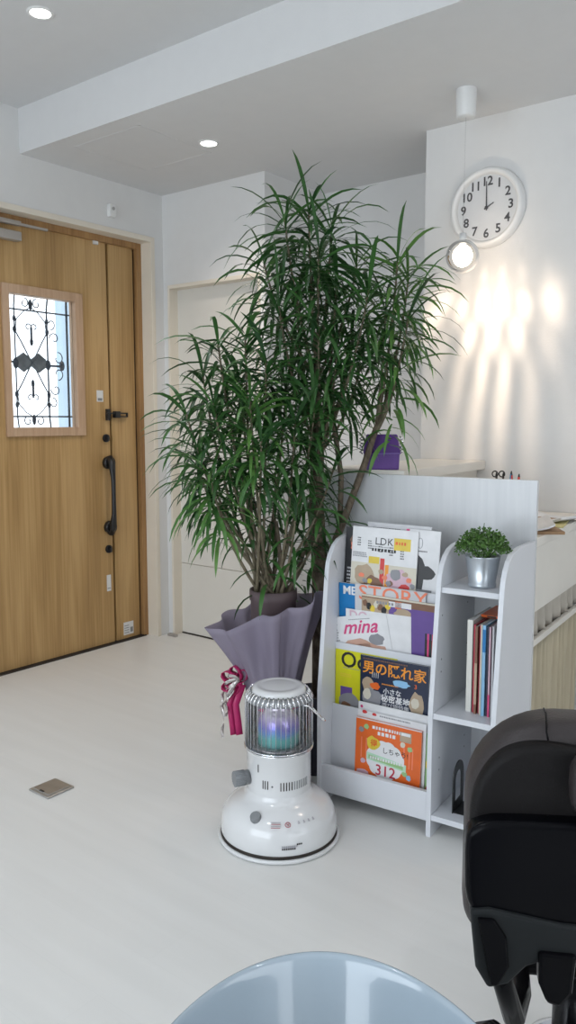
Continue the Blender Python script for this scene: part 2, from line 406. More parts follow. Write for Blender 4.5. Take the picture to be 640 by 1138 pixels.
# ------------------------------------------------------------------ lamps and small fittings
M['glow'] = mat('downlight_glow', (1, 1, 1), 0.5, emis=(1, 0.99, 0.96), es=9)
def downlight(loc, label, power, warm):
    t = empty('downlight', loc, 0, label, 'ceiling light', 'recessed round ceiling lights')
    b = MB(); b.lathe([(.036, -.001), (.040, -.005), (.047, -.005), (.050, 0)], 'whiteplastic', 40); b.build('trim_ring', t)
    b = MB(); b.lathe([(.0005, -.003), (.037, -.003)], 'glow', 40); b.build('diffuser', t)
    l = bpy.data.lights.new('downlight_lamp', 'SPOT'); l.energy = power; l.spot_size = R(130); l.spot_blend = .8; l.shadow_soft_size = .05; l.color = warm
    lo = bpy.data.objects.new('downlight_lamp', l); C.objects.link(lo); lo.parent = t; lo.location = (0, 0, -.02)
downlight((-2.667, 1.934, ZH), 'round recessed downlight in the high ceiling, upper left of the beam edge', 26, (.92, .95, 1))
downlight((-2.708, 2.875, ZL), 'round recessed downlight in the low ceiling, above the tall plant', 26, (1, .87, .74))
# further lamps of the same kind, above and beside the camera
downlight((-.55, 2.75, ZL), 'round recessed downlight over the reception desk, out of the frame to the right', 13, (1, .80, .64))
downlight((.5, 1.2, ZH), 'round recessed downlight above the salon chair, out of the frame', 14, (.90, .95, 1))
downlight((-1.3, .3, ZH), 'round recessed downlight over the open floor, out of the frame', 30, (.86, .93, 1))

PX, PY, PZ = -1.487, 3.05, 1.954
M['globe'] = glassy('clear_globe_glass', (.99, .98, .96), 0.0, .05, 1.22)
M['cord'] = glassy('clear_cord', (.97, .97, .97), 0.0, .3, 1.15)
def bulb_mat():
    m, N, L, b = new_mat('bulb_glow'); N.remove(b); e = N.new('ShaderNodeEmission'); e.inputs[0].default_value = (1, .90, .74, 1); e.inputs[1].default_value = 2.2
    t = N.new('ShaderNodeBsdfTransparent'); a = N.new('ShaderNodeAddShader'); L.new(e.outputs[0], a.inputs[0]); L.new(t.outputs[0], a.inputs[1]); L.new(a.outputs[0], N['Material Output'].inputs[0])
    return m
M['bulb'] = bulb_mat()
pl = empty('pendant_lamp', (PX, PY, ZL), 0, 'clear glass globe pendant lamp glowing in front of the round clock', 'lamp')
b = MB(); b.lathe([(.0005, -.105), (.034, -.105), (.038, -.10), (.040, -.02), (.040, 0)], 'whiteplastic', 32); b.build('canopy', pl)
b = MB(); b.tube([(0, 0, -.10), (0, 0, PZ-ZL+.085)], .0016, 'cord', 8); b.build('cord', pl)
b = MB(); b.cyl((0, 0, PZ-ZL+.045), (0, 0, PZ-ZL+.09), .014, 'whiteplastic'); b.build('socket', pl)
b = MB(); b.lathe([(.018, PZ-ZL+.062)]+[(.066*math.sin(t), PZ-ZL+.066*math.cos(t)) for t in [R(a) for a in range(20, 181, 8)]], 'globe', 40); b.build('glass_globe', pl)
b = MB(); b.sphere((0, 0, PZ-ZL+.002), .040, 'bulb', 24, 16, sc=(1, 1, 1.1)); b.build('bulb', pl)
# pendant light with the wall's petal pattern drawn into its strength by angle
l = bpy.data.lights.new('pendant_lamp_light', 'POINT'); l.energy = 4.6; l.shadow_soft_size = .004; l.color = (1, .80, .62); l.use_nodes = True
N = l.node_tree.nodes; L = l.node_tree.links; em = N['Emission']
def mth(op, a, b_=None, c_=None, clamp=False):
    n = N.new('ShaderNodeMath'); n.operation = op; n.use_clamp = clamp
    for i, q in enumerate((a, b_, c_)):
        if q is None: continue
        if isinstance(q, (int, float)): n.inputs[i].default_value = q
        else: L.new(q, n.inputs[i])
    return n.outputs[0]
tc = N.new('ShaderNodeTexCoord'); sp = N.new('ShaderNodeSeparateXYZ'); L.new(tc.outputs['Normal'], sp.inputs[0])
az_ = mth('ARCTAN2', sp.outputs[0], sp.outputs[1])            # angle round the lamp, 0 = towards the wall
el = mth('ARCSINE', sp.outputs[2])
azj = mth('MULTIPLY', az_, mth('ADD', 1.0, mth('MULTIPLY', el, .25)))
def petals(phase, k, e0, ew, sharp):
    w = mth('POWER', mth('ADD', mth('MULTIPLY', mth('COSINE', mth('ADD', mth('MULTIPLY', azj, k), phase)), .5), .5), sharp)
    g = mth('DIVIDE', mth('SUBTRACT', el, e0), ew); g = mth('EXPONENT', mth('MULTIPLY', mth('MULTIPLY', g, g), -1.0))
    return mth('MULTIPLY', w, g)
s1 = mth('MULTIPLY', petals(-2.79, 24, -.46, .13, 1.2), 3.0)
s2 = mth('MULTIPLY', petals(0, 22, -.74, .13, 1.2), 4.2)
s3 = mth('MULTIPLY', petals(2.68, 24, -.98, .14, 1.2), 5.0)
s4 = mth('MULTIPLY', petals(-2.79, 24, -.10, .12, 2.0), .4)
s6 = mth('MULTIPLY', petals(-2.0, 22, -1.14, .12, 1.0), 6.0)
def soft(a0, aw, e0, ew):
    p = mth('DIVIDE', mth('SUBTRACT', az_, a0), aw); q = mth('DIVIDE', mth('SUBTRACT', el, e0), ew)
    return mth('EXPONENT', mth('MULTIPLY', mth('ADD', mth('MULTIPLY', p, p), mth('MULTIPLY', q, q)), -1.0))
arcs = mth('MULTIPLY', mth('ADD', soft(.70, .10, -.38, .2), mth('ADD', soft(-.66, .12, -.30, .16), soft(-.82, .14, -.45, .18))), 2.2)
gb = mth('DIVIDE', mth('ADD', el, .6), .45); base = mth('ADD', mth('MULTIPLY', mth('EXPONENT', mth('MULTIPLY', mth('MULTIPLY', gb, gb), -1.0)), .9), .4)
tot = mth('ADD', mth('ADD', mth('ADD', s1, s4), mth('ADD', s2, s6)), mth('ADD', s3, base))
ga = mth('DIVIDE', az_, .62); side = mth('ADD', mth('EXPONENT', mth('MULTIPLY', mth('MULTIPLY', ga, ga), -1.0)), .12)
L.new(mth('ADD', mth('MULTIPLY', tot, side), arcs), em.inputs['Strength'])
lo = bpy.data.objects.new('pendant_lamp_light', l); C.objects.link(lo); lo.parent = pl; lo.location = (0, 0, PZ-ZL)

# clock
M['clockface'] = mat('clock_face', (0.70, 0.71, 0.72), 0.5, var=.01)
M['numeral'] = mat('clock_numeral_grey', (0.05, 0.05, 0.055), 0.5)
ck = empty('wall_clock', (-1.522, YF-.002, 2.207), 0, 'round white wall clock with dark numerals behind the pendant lamp', 'clock')
TY = Matrix.Rotation(R(90), 4, 'X')
b = MB(); b.lathe([(.135, .012), (.142, .032), (.150, .038), (.160, .034), (.167, .018), (.168, 0)], 'whiteplastic', 72, TY); b.build('rim', ck)
b = MB(); b.disc((0, 0), .143, .143, 'clockface', 64, -.014)
b.build('dial', ck)
for h in range(1, 13):
    a = PI/2-2*PI*h/12; b = MB(); b.text(str(h), .108*math.cos(a), .108*math.sin(a), .052, 'numeral', -.0155, .022, 'CENTER'); b.build('numeral', ck)
def hand(name, ang, ln, w, yy):
    b = MB(); a = R(ang); d = Vector((math.sin(a), 0, math.cos(a))); s = Vector((math.cos(a), 0, -math.sin(a)))*w
    p0 = -d*.012; p1 = d*ln; o = Vector((0, yy, 0))
    b.add([p0-s+o, p0+s+o, p1+s*.6+o, p1-s*.6+o, p0-s+o-Vector((0, .0015, 0)), p0+s+o-Vector((0, .0015, 0)), p1+s*.6+o-Vector((0, .0015, 0)), p1-s*.6+o-Vector((0, .0015, 0))],
          [(0, 1, 2, 3), (7, 6, 5, 4), (0, 4, 5, 1), (1, 5, 6, 2), (2, 6, 7, 3), (3, 7, 4, 0)], 'numeral'); b.build(name, ck)
hand('minute_hand', -1, .108, .0028, -.019); hand('hour_hand', 62, .036, .003, -.017)
b = MB(); b.cyl((0, -.014, 0), (0, -.024, 0), .006, 'numeral'); b.build('pivot', ck)
M['clockglass'] = glassy('clock_glass', (.98, .98, .98), 0.02, .04)
b = MB(); b.lathe([(.0005, .034), (.05, .0335), (.10, .031), (.144, .027)], 'clockglass', 64, TY); b.build('glass', ck)

# sensor over the entrance door
b = MB(); b.prism([(-.018, -.034), (.018, -.034), (.022, -.02), (.022, .02), (.018, .034), (-.018, .034), (-.022, .02), (-.022, -.02)], 0, .03, 'whiteplastic', 'x')
sn = tag(b.build('door_sensor', loc=(XL, 2.972, 2.43), bevel=.004), 'small white oval sensor on the wall above the entrance door', 'sensor')
b = MB(); b.cyl((.03, 0, .008), (.034, 0, .008), .009, 'steel'); b.build('sensor_eye', sn)

# floor things by the doors
b = MB(); b.box(-.035, .035, -.012, .012, 0, .016, 'closer'); tag(b.build('door_stop', loc=(-3.475, 3.325, 0), bevel=.004), 'small brown door stop on the floor by the cream door', 'door stop')
fo = empty('floor_outlet_cover', (-2.333, 1.632, 0), 0, 'square grey metal floor outlet cover left of the heater', 'floor cover')
b = MB(); b.box(-.056, .056, -.056, .056, 0, .007, 'steel'); b.build('surround', fo, bevel=.003)
b = MB(); b.box(-.044, .044, -.044, .044, .006, .0095, 'steel'); b.box(-.012, .012, -.044, -.036, .009, .011, 'dark'); b.build('lid', fo, bevel=.001)

# ------------------------------------------------------------------ reception counter (turned 5 degrees)
TH = R(5); OX, OY = -1.124, 2.158
def rk(w, d, z=0): return Vector((OX+w*math.cos(TH)-d*math.sin(TH), OY+w*math.sin(TH)+d*math.cos(TH), z))
dend = lambda w: (YF-.004-OY-w*math.sin(TH))/math.cos(TH)
ct = empty('reception_counter', (OX, OY, 0), TH, 'white reception counter with a raised shelf behind the magazine rack', 'counter')
def quadz(w0, w1, d0, z0, z1, mt, bb): bb.prism([(w0, d0), (w1, d0), (w1, dend(w1)), (w0, dend(w0))], z0, z1, mt, 'z')
b = MB(); quadz(-.60, -.272, .372, 1.085, 1.122, 'warmwhite', b); b.build('raised_shelf', ct, bevel=.002)
b = MB(); quadz(-.585, -.31, .39, 0, 1.085, 'warmwhite', b); b.build('partition', ct)
b = MB(); quadz(-.31, .2, .372, .885, .915, 'warmwhite', b); b.build('desktop', ct, bevel=.002)
b = MB(); b.box(.18, .196, .374, 1.17, .663, .884, 'warmwhite'); b.build('apron', ct, bevel=.002)
M['curtain'] = mat('beige_curtain', (0.50, 0.44, 0.32), 0.8, var=.06, scale=5)
M['sheer'] = mat('grey_beige_sheer', (0.50, 0.46, 0.40), 0.8, var=.06, scale=5)
def pleats(z0, z1, w0, mt, name, fr, amp, skew):
    b = MB(); n = 160; vs = []; fs = []
    for i in range(n+1):
        d = .38+.79*i/n
        for j in range(5):
            z = z0+(z1-z0)*j/4; ww = w0+amp*math.sin(fr*d+skew*j)+.3*amp*math.sin(fr*2.3*d+j)
            vs.append((ww, d, z))
    for i in range(n):
        for j in range(4): fs.append((i*5+j, (i+1)*5+j, (i+1)*5+j+1, i*5+j+1))
    b.add(vs, fs, mt, True); return b.build(name, ct, solid=.002)
pleats(.545, .665, .150, 'sheer', 'curtain_upper', 60, .014, .35); pleats(.012, .53, .150, 'curtain', 'curtain_lower', 85, .018, .12)
b = MB(); b.box(.16, .178, .374, 1.17, .525, .548, 'warmwhite'); b.build('rail', ct, bevel=.002)
b = MB(); b.box(.165, .196, .374, .39, 0, .663, 'warmwhite'); b.build('leg', ct, bevel=.002)

# papers on the desk
M['manila'] = mat('brown_card', (0.30, 0.18, 0.09), 0.7, var=.1); M['yellowcard'] = mat('yellow_card', (0.62, 0.55, 0.25), 0.7)
M['darkprint'] = mat('dark_print', (0.10, 0.07, 0.06), 0.6, var=.3, scale=40)
def sheetstack(name, w, d, rz, sx, sy, z, th, mt, top, label, cat, curl=0):
    b = MB(); n = 10; vs = []; fs = []
    for i in range(n+1):
        for j in (0, 1):
            for k in (0, 1):
                u = i/n; vs.append(((u-.5)*sx, (j-.5)*sy, th*k+curl*(abs(u-.5)*2)**3*.02))
    for i in range(n):
        a = i*4; c = a+4
        fs += [(a+1, c+1, c+3, a+3), (a, a+2, c+2, c), (a, c, c+1, a+1), (a+2, a+3, c+3, c+2)]
    fs += [(0, 1, 3, 2), (n*4, n*4+2, n*4+3, n*4+1)]
    b.add(vs, fs, mt)
    if top: b.box(-sx*.3, sx*.25, -sy*.3, sy*.1, th+.0002, th+.0008, top)
    o = b.build(name, loc=rk(w, d, z), rot=(0, 0, TH+rz)); return tag(o, label, cat)
sheetstack('folder', .10, .60, .5, .20, .28, .9155, .010, 'manila', None, 'brown card folder on the desk, under the white papers', 'folder')
sheetstack('paper_sheet', .08, .60, .35, .21, .297, .926, .006, 'paper', 'darkprint', 'white paper sheets on top of the brown folder', 'papers', 1)
sheetstack('paper_sheet', .09, .90, -.3, .25, .20, .9155, .008, 'paper', 'manila', 'white leaflets lying further back on the desk near the wall', 'papers', 1)
sheetstack('envelope', .155, .80, .15, .07, .22, .9155, .004, 'yellowcard', None, 'yellow card near the front edge of the desk', 'card')
# pen pot
pot = empty('pen_holder', rk(-.10, 1.02, .915), TH, 'small white pen holder on the desk behind the rack', 'pen holder')
b = MB(); b.box(-.055, .055, -.03, .03, 0, .004, 'white'); b.box(-.055, -.051, -.03, .03, .004, .10, 'white'); b.box(.051, .055, -.03, .03, .004, .10, 'white'); b.box(-.051, .051, -.03, -.026, .004, .10, 'white'); b.box(-.051, .051, .026, .03, .004, .10, 'white')
b.build('box', pot, bevel=.001)
M['red'] = mat('red_plastic', (0.6, 0.05, 0.04), 0.4); M['blue'] = mat('blue_plastic', (0.03, 0.25, 0.5), 0.4)
def pen(w, lean, mt, hgt, name, label, loop=False):
    b = MB(); b.cyl((0, 0, 0), (lean, 0, hgt), .0045, mt, 10); b.cyl((lean, 0, hgt), (lean*1.08, 0, hgt*1.08), .0045, 'black', 10, r1=.002)
    if loop: b.tube([(lean+.012*math.cos(t)-.006, 0, hgt+.012*math.sin(t)+.006) for t in [2*PI*i/14 for i in range(14)]], .0028, 'black', 6, closed=True)
    tag(b.build(name, loc=rk(w, 1.02, .921), rot=(0, 0, TH)), label, 'scissors' if loop else 'pen')
pen(-.14, -.012, 'black', .152, 'scissors', 'black handled scissors in the pen holder, leftmost', True); pen(-.125, .002, 'black', .153, 'scissors', 'black handled scissors beside the blue pen', True)
pen(-.10, .01, 'blue', .160, 'pen', 'blue pen standing in the pen holder'); pen(-.082, -.006, 'red', .155, 'pen', 'red pen standing in the pen holder, left of the other red one'); pen(-.066, .008, 'red', .150, 'pen', 'red pen at the right end of the pen holder')

# purple bag
M['purple'] = mat('purple_fabric', (0.105, 0.04, 0.23), 0.45, var=.1, bump=.2); M['purplelight'] = mat('purple_piping', (0.25, 0.16, 0.50), 0.35)
bg_ = empty('gift_bag', rk(-.385, .415, 1.122), R(34), 'small purple flap box with silver cords on the raised shelf', 'box')
b = MB(); b.prism([(-.064, 0), (.064, 0), (.066, .065), (-.062, .065)], -.035, .035, 'purple', 'y'); b.build('body', bg_, bevel=.004)
b = MB(); 
vs = [(-.066, -.040, .055), (.070, -.040, .058), (.058, -.012, .128), (-.054, -.012, .128), (-.066, .038, .06), (.070, .038, .06), (.058, .012, .128), (-.054, .012, .128)]
b.add(vs, [(0, 1, 2, 3), (5, 4, 7, 6), (0, 3, 7, 4), (1, 5, 6, 2), (3, 2, 6, 7), (0, 4, 5, 1)], 'purple'); lid = b.build('flap', bg_, bevel=.005)
b = MB(); b.tube([(-.063, -.042, .057), (.069, -.042, .060)], .0018, 'purplelight'); b.build('piping', lid)
for sx in (-1, 1):
    b = MB()
    for k in range(5): b.tube([(sx*.066, -.01, .12-.012*k), (sx*(.078+.004*(k % 2)), -.012, .112-.012*k), (sx*.068, -.005, .105-.012*k)], .003, 'chrome', 6)
    b.build('silver_cord', bg_)

# ------------------------------------------------------------------ magazine rack
rack = empty('magazine_rack', (OX, OY, 0), TH, 'white magazine rack with tiered pockets and a side bookshelf', 'magazine rack')
prof = [(0, 0), (0, .40), (.022, .60), (.045, .80), (.052, .83), (.066, .857), (.09, .883), (.12, .90), (.16, .909), (.20, .912), (.349, .912), (.349, 0)]
for w0, w1 in ((-.406, -.390), (-.008, .008), (.190, .206)):
    b = MB(); b.prism(prof, w0, w1, 'white', 'x'); b.build('side_panel', rack, bevel=.0015)
b = MB(); b.box(-.60, .206, .350, .368, 0, 1.108, 'whitewood'); tag(b.build('back_board', rack, bevel=.0015), 'glossy white wood grain back board')
for z1, d0 in ((.79, .052), (.402, .004), (.072, .004)):
    b = MB(); b.box(.008, .190, d0, .350, z1-.018, z1, 'white'); b.build('shelf', rack, bevel=.001)
b = MB(); b.box(-.390, -.008, .002, .018, .05, .144, 'white'); b.build('retaining_board', rack, bevel=.001)
b = MB(); b.box(-.390, -.008, .018, .349, .05, .064, 'white'); b.build('pocket_floor', rack)
def pocket(f, l, zf, nx=0):
    b = MB(); b.prism([(f[0], f[1]), (f[0]+.005, f[1]), (l[0]+.005, l[1]), (l[0], l[1])], -.390, -.008, 'white', 'x')
    if zf: b.prism([(l[0]+.004, zf-.006), (nx, zf-.006), (nx, zf), (l[0]+.004, zf)], -.390, -.008, 'white', 'x')
    b.build('pocket_panel', rack, bevel=.001)
pocket((.065, .064), (.075, .336), .235, .104); pocket((.103, .235), (.095, .547), .450, .128); pocket((.127, .45), (.116, .751), .655, .150); pocket((.149, .655), (.168, .86), None)
for w_, T0 in ((.0085, 1), (.1895, -1)):
    for zz in (.20, .24, .52, .56, .70):
        for dd in (.06, .28): b = MB(); b.cyl((w_, dd, zz), (w_+.0006*T0, dd, zz), .003, 'greyknob', 10); b.build('peg_hole', rack)


# ------------------------------------------------------------------ magazines
COL = dict(ink=(.015, .015, .018), navy=(.012, .02, .05), orange=(.72, .13, .02), orangeT=(.80, .30, .03), yellow=(.62, .60, .01), cyanb=(.0, .16, .42), pink=(.62, .06, .20), coral=(.80, .22, .12),
           skin=(.55, .33, .25), cream=(.62, .58, .48), lgrey=(.55, .55, .57), mgrey=(.25, .25, .27), red=(.6, .04, .04), lpink=(.62, .42, .50), brown=(.20, .10, .06), green=(.30, .50, .22), mint=(.45, .68, .50), gold=(.70, .52, .05), white=(.72, .72, .73), violet=(.13, .07, .28), lblue=(.25, .48, .70), tan=(.42, .32, .22), crimson=(.45, .03, .06))
for k, c in COL.items(): M['p_'+k] = mat('print_'+k, c, .32, var=.05, scale=25)
def magazine(w, d, z, wd, ht, lean, roll, base, label, draw, th=.006, yaw=0, group='magazines in the rack pockets'):
    t = empty('magazine', rk(w, d, z), 0, label, 'magazine', group, rot=(-R(lean), R(roll), TH+R(yaw)))
    b = MB(); b.box(.0012, wd-.001, .0008, th-.0008, .001, ht-.001, 'paper'); b.build('pages', t)
    b = MB(); b.box(0, wd, 0, .0009, 0, ht, base); b.box(0, wd, th-.0009, th, 0, ht, base); b.box(-.0006, .0006, 0, th, 0, ht, base)
    b.W = wd; b.H = ht
    draw(b); b.build('cover', t); return t
yy = -.0006
def blob(b, cx, cz, rx, rz, mt, y_=-.0004, n=14, ir_=.15):
    vs = []
    for i in range(n):
        a = 2*PI*i/n; q = 1+random.uniform(-ir_, ir_); vs.append((cx+rx*q*math.cos(a), y_, cz+rz*q*math.sin(a)))
    b.add(vs, [tuple(range(n))], mt)
def tiny(b, x, z, ln, h, mt, rows=1, gap=.006, y_=-.0005):
    for r_ in range(rows):
        xx = x
        while xx < x+ln:
            q = random.uniform(.4, 1)*h; b.quad(xx, xx+q, z-r_*gap, z-r_*gap+h, y_, mt); xx += q+h*.35
# pocket 1
def d_dark(b):
    blob(b, .05, .24, .035, .035, 'p_brown'); blob(b, .04, .22, .02, .02, 'p_coral', -.0006); tiny(b, .01, .14, .19, .006, 'p_lgrey', 6, .012)
def d_blank(b): tiny(b, .02, b.H-.02, .1, .004, 'p_ink', 1)
def d_white(b):
    b.quad(0, .012, b.H-.03, b.H, yy, 'p_pink'); 
    for k in range(3): b.tube([(.02+k*.016+.008*math.cos(t)-.0, yy, .25+.017*math.sin(t)) for t in [2*PI*i/12 for i in range(12)]], .0008, 'p_mgrey', 4, closed=True)
    tiny(b, .015, .222, .06, .004, 'p_ink', 1); blob(b, .045, .15, .030, .07, 'p_ink'); blob(b, .075, .155, .035, .022, 'p_ink', -.0005); b.quad(.0, .1, .0, .1, yy, 'p_mgrey')
def d_ldk(b):
    b.quad(0, b.W, .0, .17, -.0002, 'p_cream')
    b.text('LDK', .085, .245, .034, 'p_ink', bold=.0, spacing=1.1); tiny(b, .075, .212, .085, .010, 'p_ink', 1); tiny(b, .075, .226, .07, .003, 'p_mgrey', 1)
    b.quad(.155, .215, .222, .262, -.0004, 'p_gold'); tiny(b, .16, .24, .04, .010, 'p_orange'); b.quad(.065, .105, .17, .193, -.0004, 'p_gold')
    b.quad(.108, .124, .06, .19, -.0004, 'p_red'); blob(b, .05, .13, .04, .035, 'p_tan'); blob(b, .085, .10, .035, .03, 'p_brown', -.0006); blob(b, .18, .12, .045, .04, 'p_lpink'); blob(b, .165, .14, .02, .02, 'p_mgrey', -.0006); blob(b, .2, .10, .02, .015, 'p_red', -.0006)
    for k in range(5): tiny(b, .02+.04*k, .25-.008*k, .012, .004, 'p_ink', 4, .008)
    tiny(b, .005, .20, .05, .004, 'p_mgrey', 3); tiny(b, .01, .05, .2, .007, 'p_ink', 4, .012); b.quad(.127, .14, .04, .17, -.0003, 'p_orangeT')
    for k in range(16): blob(b, .012+.0145*k, .055+.018*((k*5) % 6), .010, .008, ['p_brown', 'p_tan', 'p_coral', 'p_mgrey', 'p_cream', 'p_ink'][k % 6], -.0008)
    for k in range(8): blob(b, .02+.026*k, .07+.02*(k % 3), .009, .009, ['p_red', 'p_brown', 'p_gold', 'p_ink'][k % 4], -.0007)
magazine(-.389, .1425, .655, .21, .284, 4, .5, 'p_ink', 'dark covered magazine behind the home magazine, at the left of the top pocket', d_dark)
magazine(-.31, .1455, .655, .23, .305, 4, .5, 'p_lgrey', 'thin grey white magazine standing highest at the back of the top pocket', d_blank)
magazine(-.165, .1365, .655, .12, .293, 4, .8, 'p_white', 'white magazine with a black dressed figure at the right of the top pocket', d_white)
magazine(-.358, .129, .655, .240, .290, 4, .8, 'p_white', 'pale LDK home magazine filling the front of the top pocket', d_ldk)
# pocket 2
def d_men(b): b.text('MEN', .015, b.H-.024, .040, 'p_white', bold=.03)
def d_story(b):
    b.text('STORY', .012, b.H-.030, .072, 'p_coral', bold=.005, sx=1.12); blob(b, .12, .15, .05, .1, 'p_tan'); tiny(b, .03, .19, .15, .005, 'p_gold', 4, .012)
def d_wm(b):
    b.quad(.10, b.W, 0, b.H-.028, -.0002, 'p_violet'); b.quad(.0, b.W, b.H-.006, b.H, -.0003, 'p_cream'); b.quad(.0, .10, b.H-.09, b.H-.010, -.0002, 'p_tan')
    for k in range(7): blob(b, .012+k*.014, b.H-.03-.008*(k % 3), .010, .012, ('p_brown', 'p_ink', 'p_gold', 'p_cream')[k % 4], -.0005)
    b.quad(.10, .12+.06, b.H-.03, b.H-.012, yy, 'p_white'); tiny(b, .055, b.H-.026, .055, .009, 'p_mgrey', y_=-.0008); b.quad(.122, .145, b.H-.034, b.H-.010, yy, 'p_orange')
    blob(b, .15, b.H-.05, .03, .02, 'p_tan', -.0008); blob(b, .13, b.H-.12, .02, .02, 'p_pink', -.0008)
def d_purp(b): 
    b.text('DO', .012, b.H-.022, .045, 'p_lpink', bold=.02); blob(b, .085, b.H-.024, .018, .014, 'p_brown'); 
def d_stripes(b):
    for k, c in enumerate(('p_ink', 'p_pink', 'p_ink', 'p_red', 'p_white', 'p_crimson')): b.quad(k*.008, k*.008+.006, .0, b.H-.03, yy, c)
    blob(b, .02, b.H-.02, .015, .012, 'p_pink', -.0008)
def d_mina(b):
    b.text('mina', .040, b.H-.040, .066, 'p_pink', bold=.016, shear=.4, sx=1.05); blob(b, .09, b.H-.105, .055, .026, 'p_skin'); blob(b, .13, b.H-.125, .06, .03, 'p_skin'); blob(b, .165, b.H-.085, .028, .020, 'p_mgrey', -.0006)
    tiny(b, .004, b.H-.03, .016, .004, 'p_mgrey', 9, .009); tiny(b, .07, b.H-.014, .08, .003, 'p_mgrey')
magazine(-.3885, .1228, .456, .20, .295, -2.2, .3, 'p_cyanb', 'bright blue magazine with white letters at the left of the second pocket', d_men, th=.0035)
magazine(-.325, .1190, .456, .255, .300, -2.2, .4, 'p_lgrey', 'pale fashion magazine titled STORY in coral letters', d_story, th=.0035)
magazine(-.300, .1162, .452, .262, .272, -2.2, .8, 'p_brown', 'brown and violet magazine tucked in front of the STORY magazine', d_wm, th=.0025)
magazine(-.070, .1115, .452, .06, .225, -.5, .5, 'p_ink', 'narrow folded magazine with black and pink stripes beside the divider', d_stripes, th=.003)
magazine(-.355, .1125, .452, .240, .214, -1.6, -.5, 'p_white', 'white magazine with pale pink letters just behind the mina magazine', d_purp, th=.0025)
magazine(-.384, .1080, .458, .215, .172, -1.4, -11, 'p_white', 'white magazine with mina in pink script, tilted in the second pocket', d_mina, th=.0035)
# pocket 3
def d_oc(b):
    b.text('Oc', .020, b.H-.034, .075, 'p_ink', bold=.014); b.text('e', .105, b.H-.034, .075, 'p_ink', bold=.014); tiny(b, .03, b.H-.062, .06, .003, 'p_mgrey', 1); tiny(b, .02, b.H-.085, .04, .004, 'p_gold', 2, .007)
    b.quad(.02, .065, .09, .16, -.0003, 'p_violet'); blob(b, .055, .10, .04, .04, 'p_mgrey', -.0006); blob(b, .04, .09, .02, .02, 'p_brown', -.0008)
def d_oto(b):
    tiny(b, .01, b.H-.012, .16, .005, 'p_brown', 1); b.text('男の隠れ家', .008, b.H-.040, .046, 'p_orangeT', bold=.016, sx=1.0)
    b.text('小さな', .085, b.H-.110, .022, 'p_white', bold=.02); b.text('秘密基地', .078, b.H-.135, .026, 'p_white', bold=.02); b.text('遊び場特集', .080, b.H-.158, .020, 'p_lgrey', bold=.01)
    blob(b, .03, b.H-.095, .022, .025, 'p_tan'); blob(b, .055, b.H-.098, .018, .013, 'p_orange', -.0007); blob(b, .045, b.H-.14, .035, .03, 'p_mgrey', -.0005); blob(b, .025, b.H-.13, .015, .02, 'p_cream', -.0007)
    blob(b, .15, b.H-.075, .03, .012, 'p_lblue', -.0005); blob(b, .205, b.H-.14, .025, .045, 'p_tan', -.0005); blob(b, .20, b.H-.13, .014, .018, 'p_cream', -.0008); b.text('3', .196, b.H-.075, .020, 'p_orange', bold=.02); tiny(b, .08, b.H-.088, .06, .004, 'p_orangeT', 1)
    for k in range(4): b.tube([(.045+k*.007, yy, b.H-.07), (.046+k*.007, yy, b.H-.052)], .0012, 'p_lgrey', 4)
def d_wy(b): b.quad(0, b.W, b.H-.012, b.H, yy, 'p_white')
magazine(-.355, .0965, .237, .29, .298, 0, .5, 'p_white', 'white magazine whose top edge shows behind the yellow magazine', d_wy, th=.005)
magazine(-.3885, .0925, .237, .23, .287, 0, .3, 'p_yellow', 'yellow magazine with large black letters in the third pocket', d_oc, th=.0035)
magazine(-.288, .0835, .237, .245, .284, 0, .3, 'p_navy', 'navy magazine with orange Japanese title in front of the yellow one', d_oto, th=.008)
# bottom pocket
def d_312(b):
    b.quad(0, b.W, b.H-.003, b.H, yy, 'p_white')
    pts = []
    for i in range(48):
        a = 2*PI*i/48; q = 1+.06*abs(math.sin(a*6)); pts.append((.110+.066*q*math.cos(a), -.0004, .128+.062*q*math.sin(a)))
    b.add(pts, [tuple(range(48))], 'p_white')
    b.prism([(.042, .120), (.185, .106), (.185, .130), (.042, .144)], -.0009, -.0005, 'p_mint', 'y'); b.prism([(.05, .124), (.175, .112), (.175, .124), (.05, .136)], -.0012, -.0009, 'p_green', 'y')
    tiny(b, .055, .124, .12, .009, 'p_white', 1, y_=-.0014)
    b.text('312', .075, .090, .050, 'p_crimson', bold=.01, y=-.0012); b.text('しちゃう!', .098, .160, .022, 'p_ink', bold=.005, y=-.0012)
    blob(b, .066, .178, .024, .022, 'p_gold', -.0012); b.text('得', .055, .176, .026, 'p_orange', bold=.02, y=-.0016)
    tiny(b, .06, .226, .10, .010, 'p_white', 1); tiny(b, .08, .208, .055, .012, 'p_white', 1)
    b.quad(.160, .200, .205, .238, -.0005, 'p_tan'); b.quad(.164, .196, .226, .236, -.0008, 'p_white')
    for (px, pz, c) in ((.02, .215, 'p_mgrey'), (.038, .228, 'p_green'), (.17, .195, 'p_cream'), (.196, .185, 'p_green'), (.03, .11, 'p_lpink'), (.195, .09, 'p_lblue'), (.18, .10, 'p_green')): blob(b, px, pz, .009, .009, c, -.0006)
    for px in (.022, .04, .176, .195, .206): b.quad(px-.002, px+.002, .12, .19, -.0003, 'p_coral')
    blob(b, .03, .05, .03, .03, 'p_lpink', -.0005); blob(b, .11, .045, .045, .022, 'p_orangeT', -.0005); blob(b, .11, .052, .03, .012, 'p_cream', -.0008); blob(b, .19, .035, .035, .03, 'p_lblue', -.0005); blob(b, .16, .04, .012, .012, 'p_gold', -.0009)
def d_w1(b): blob(b, .012, b.H-.015, .005, .005, 'p_pink')
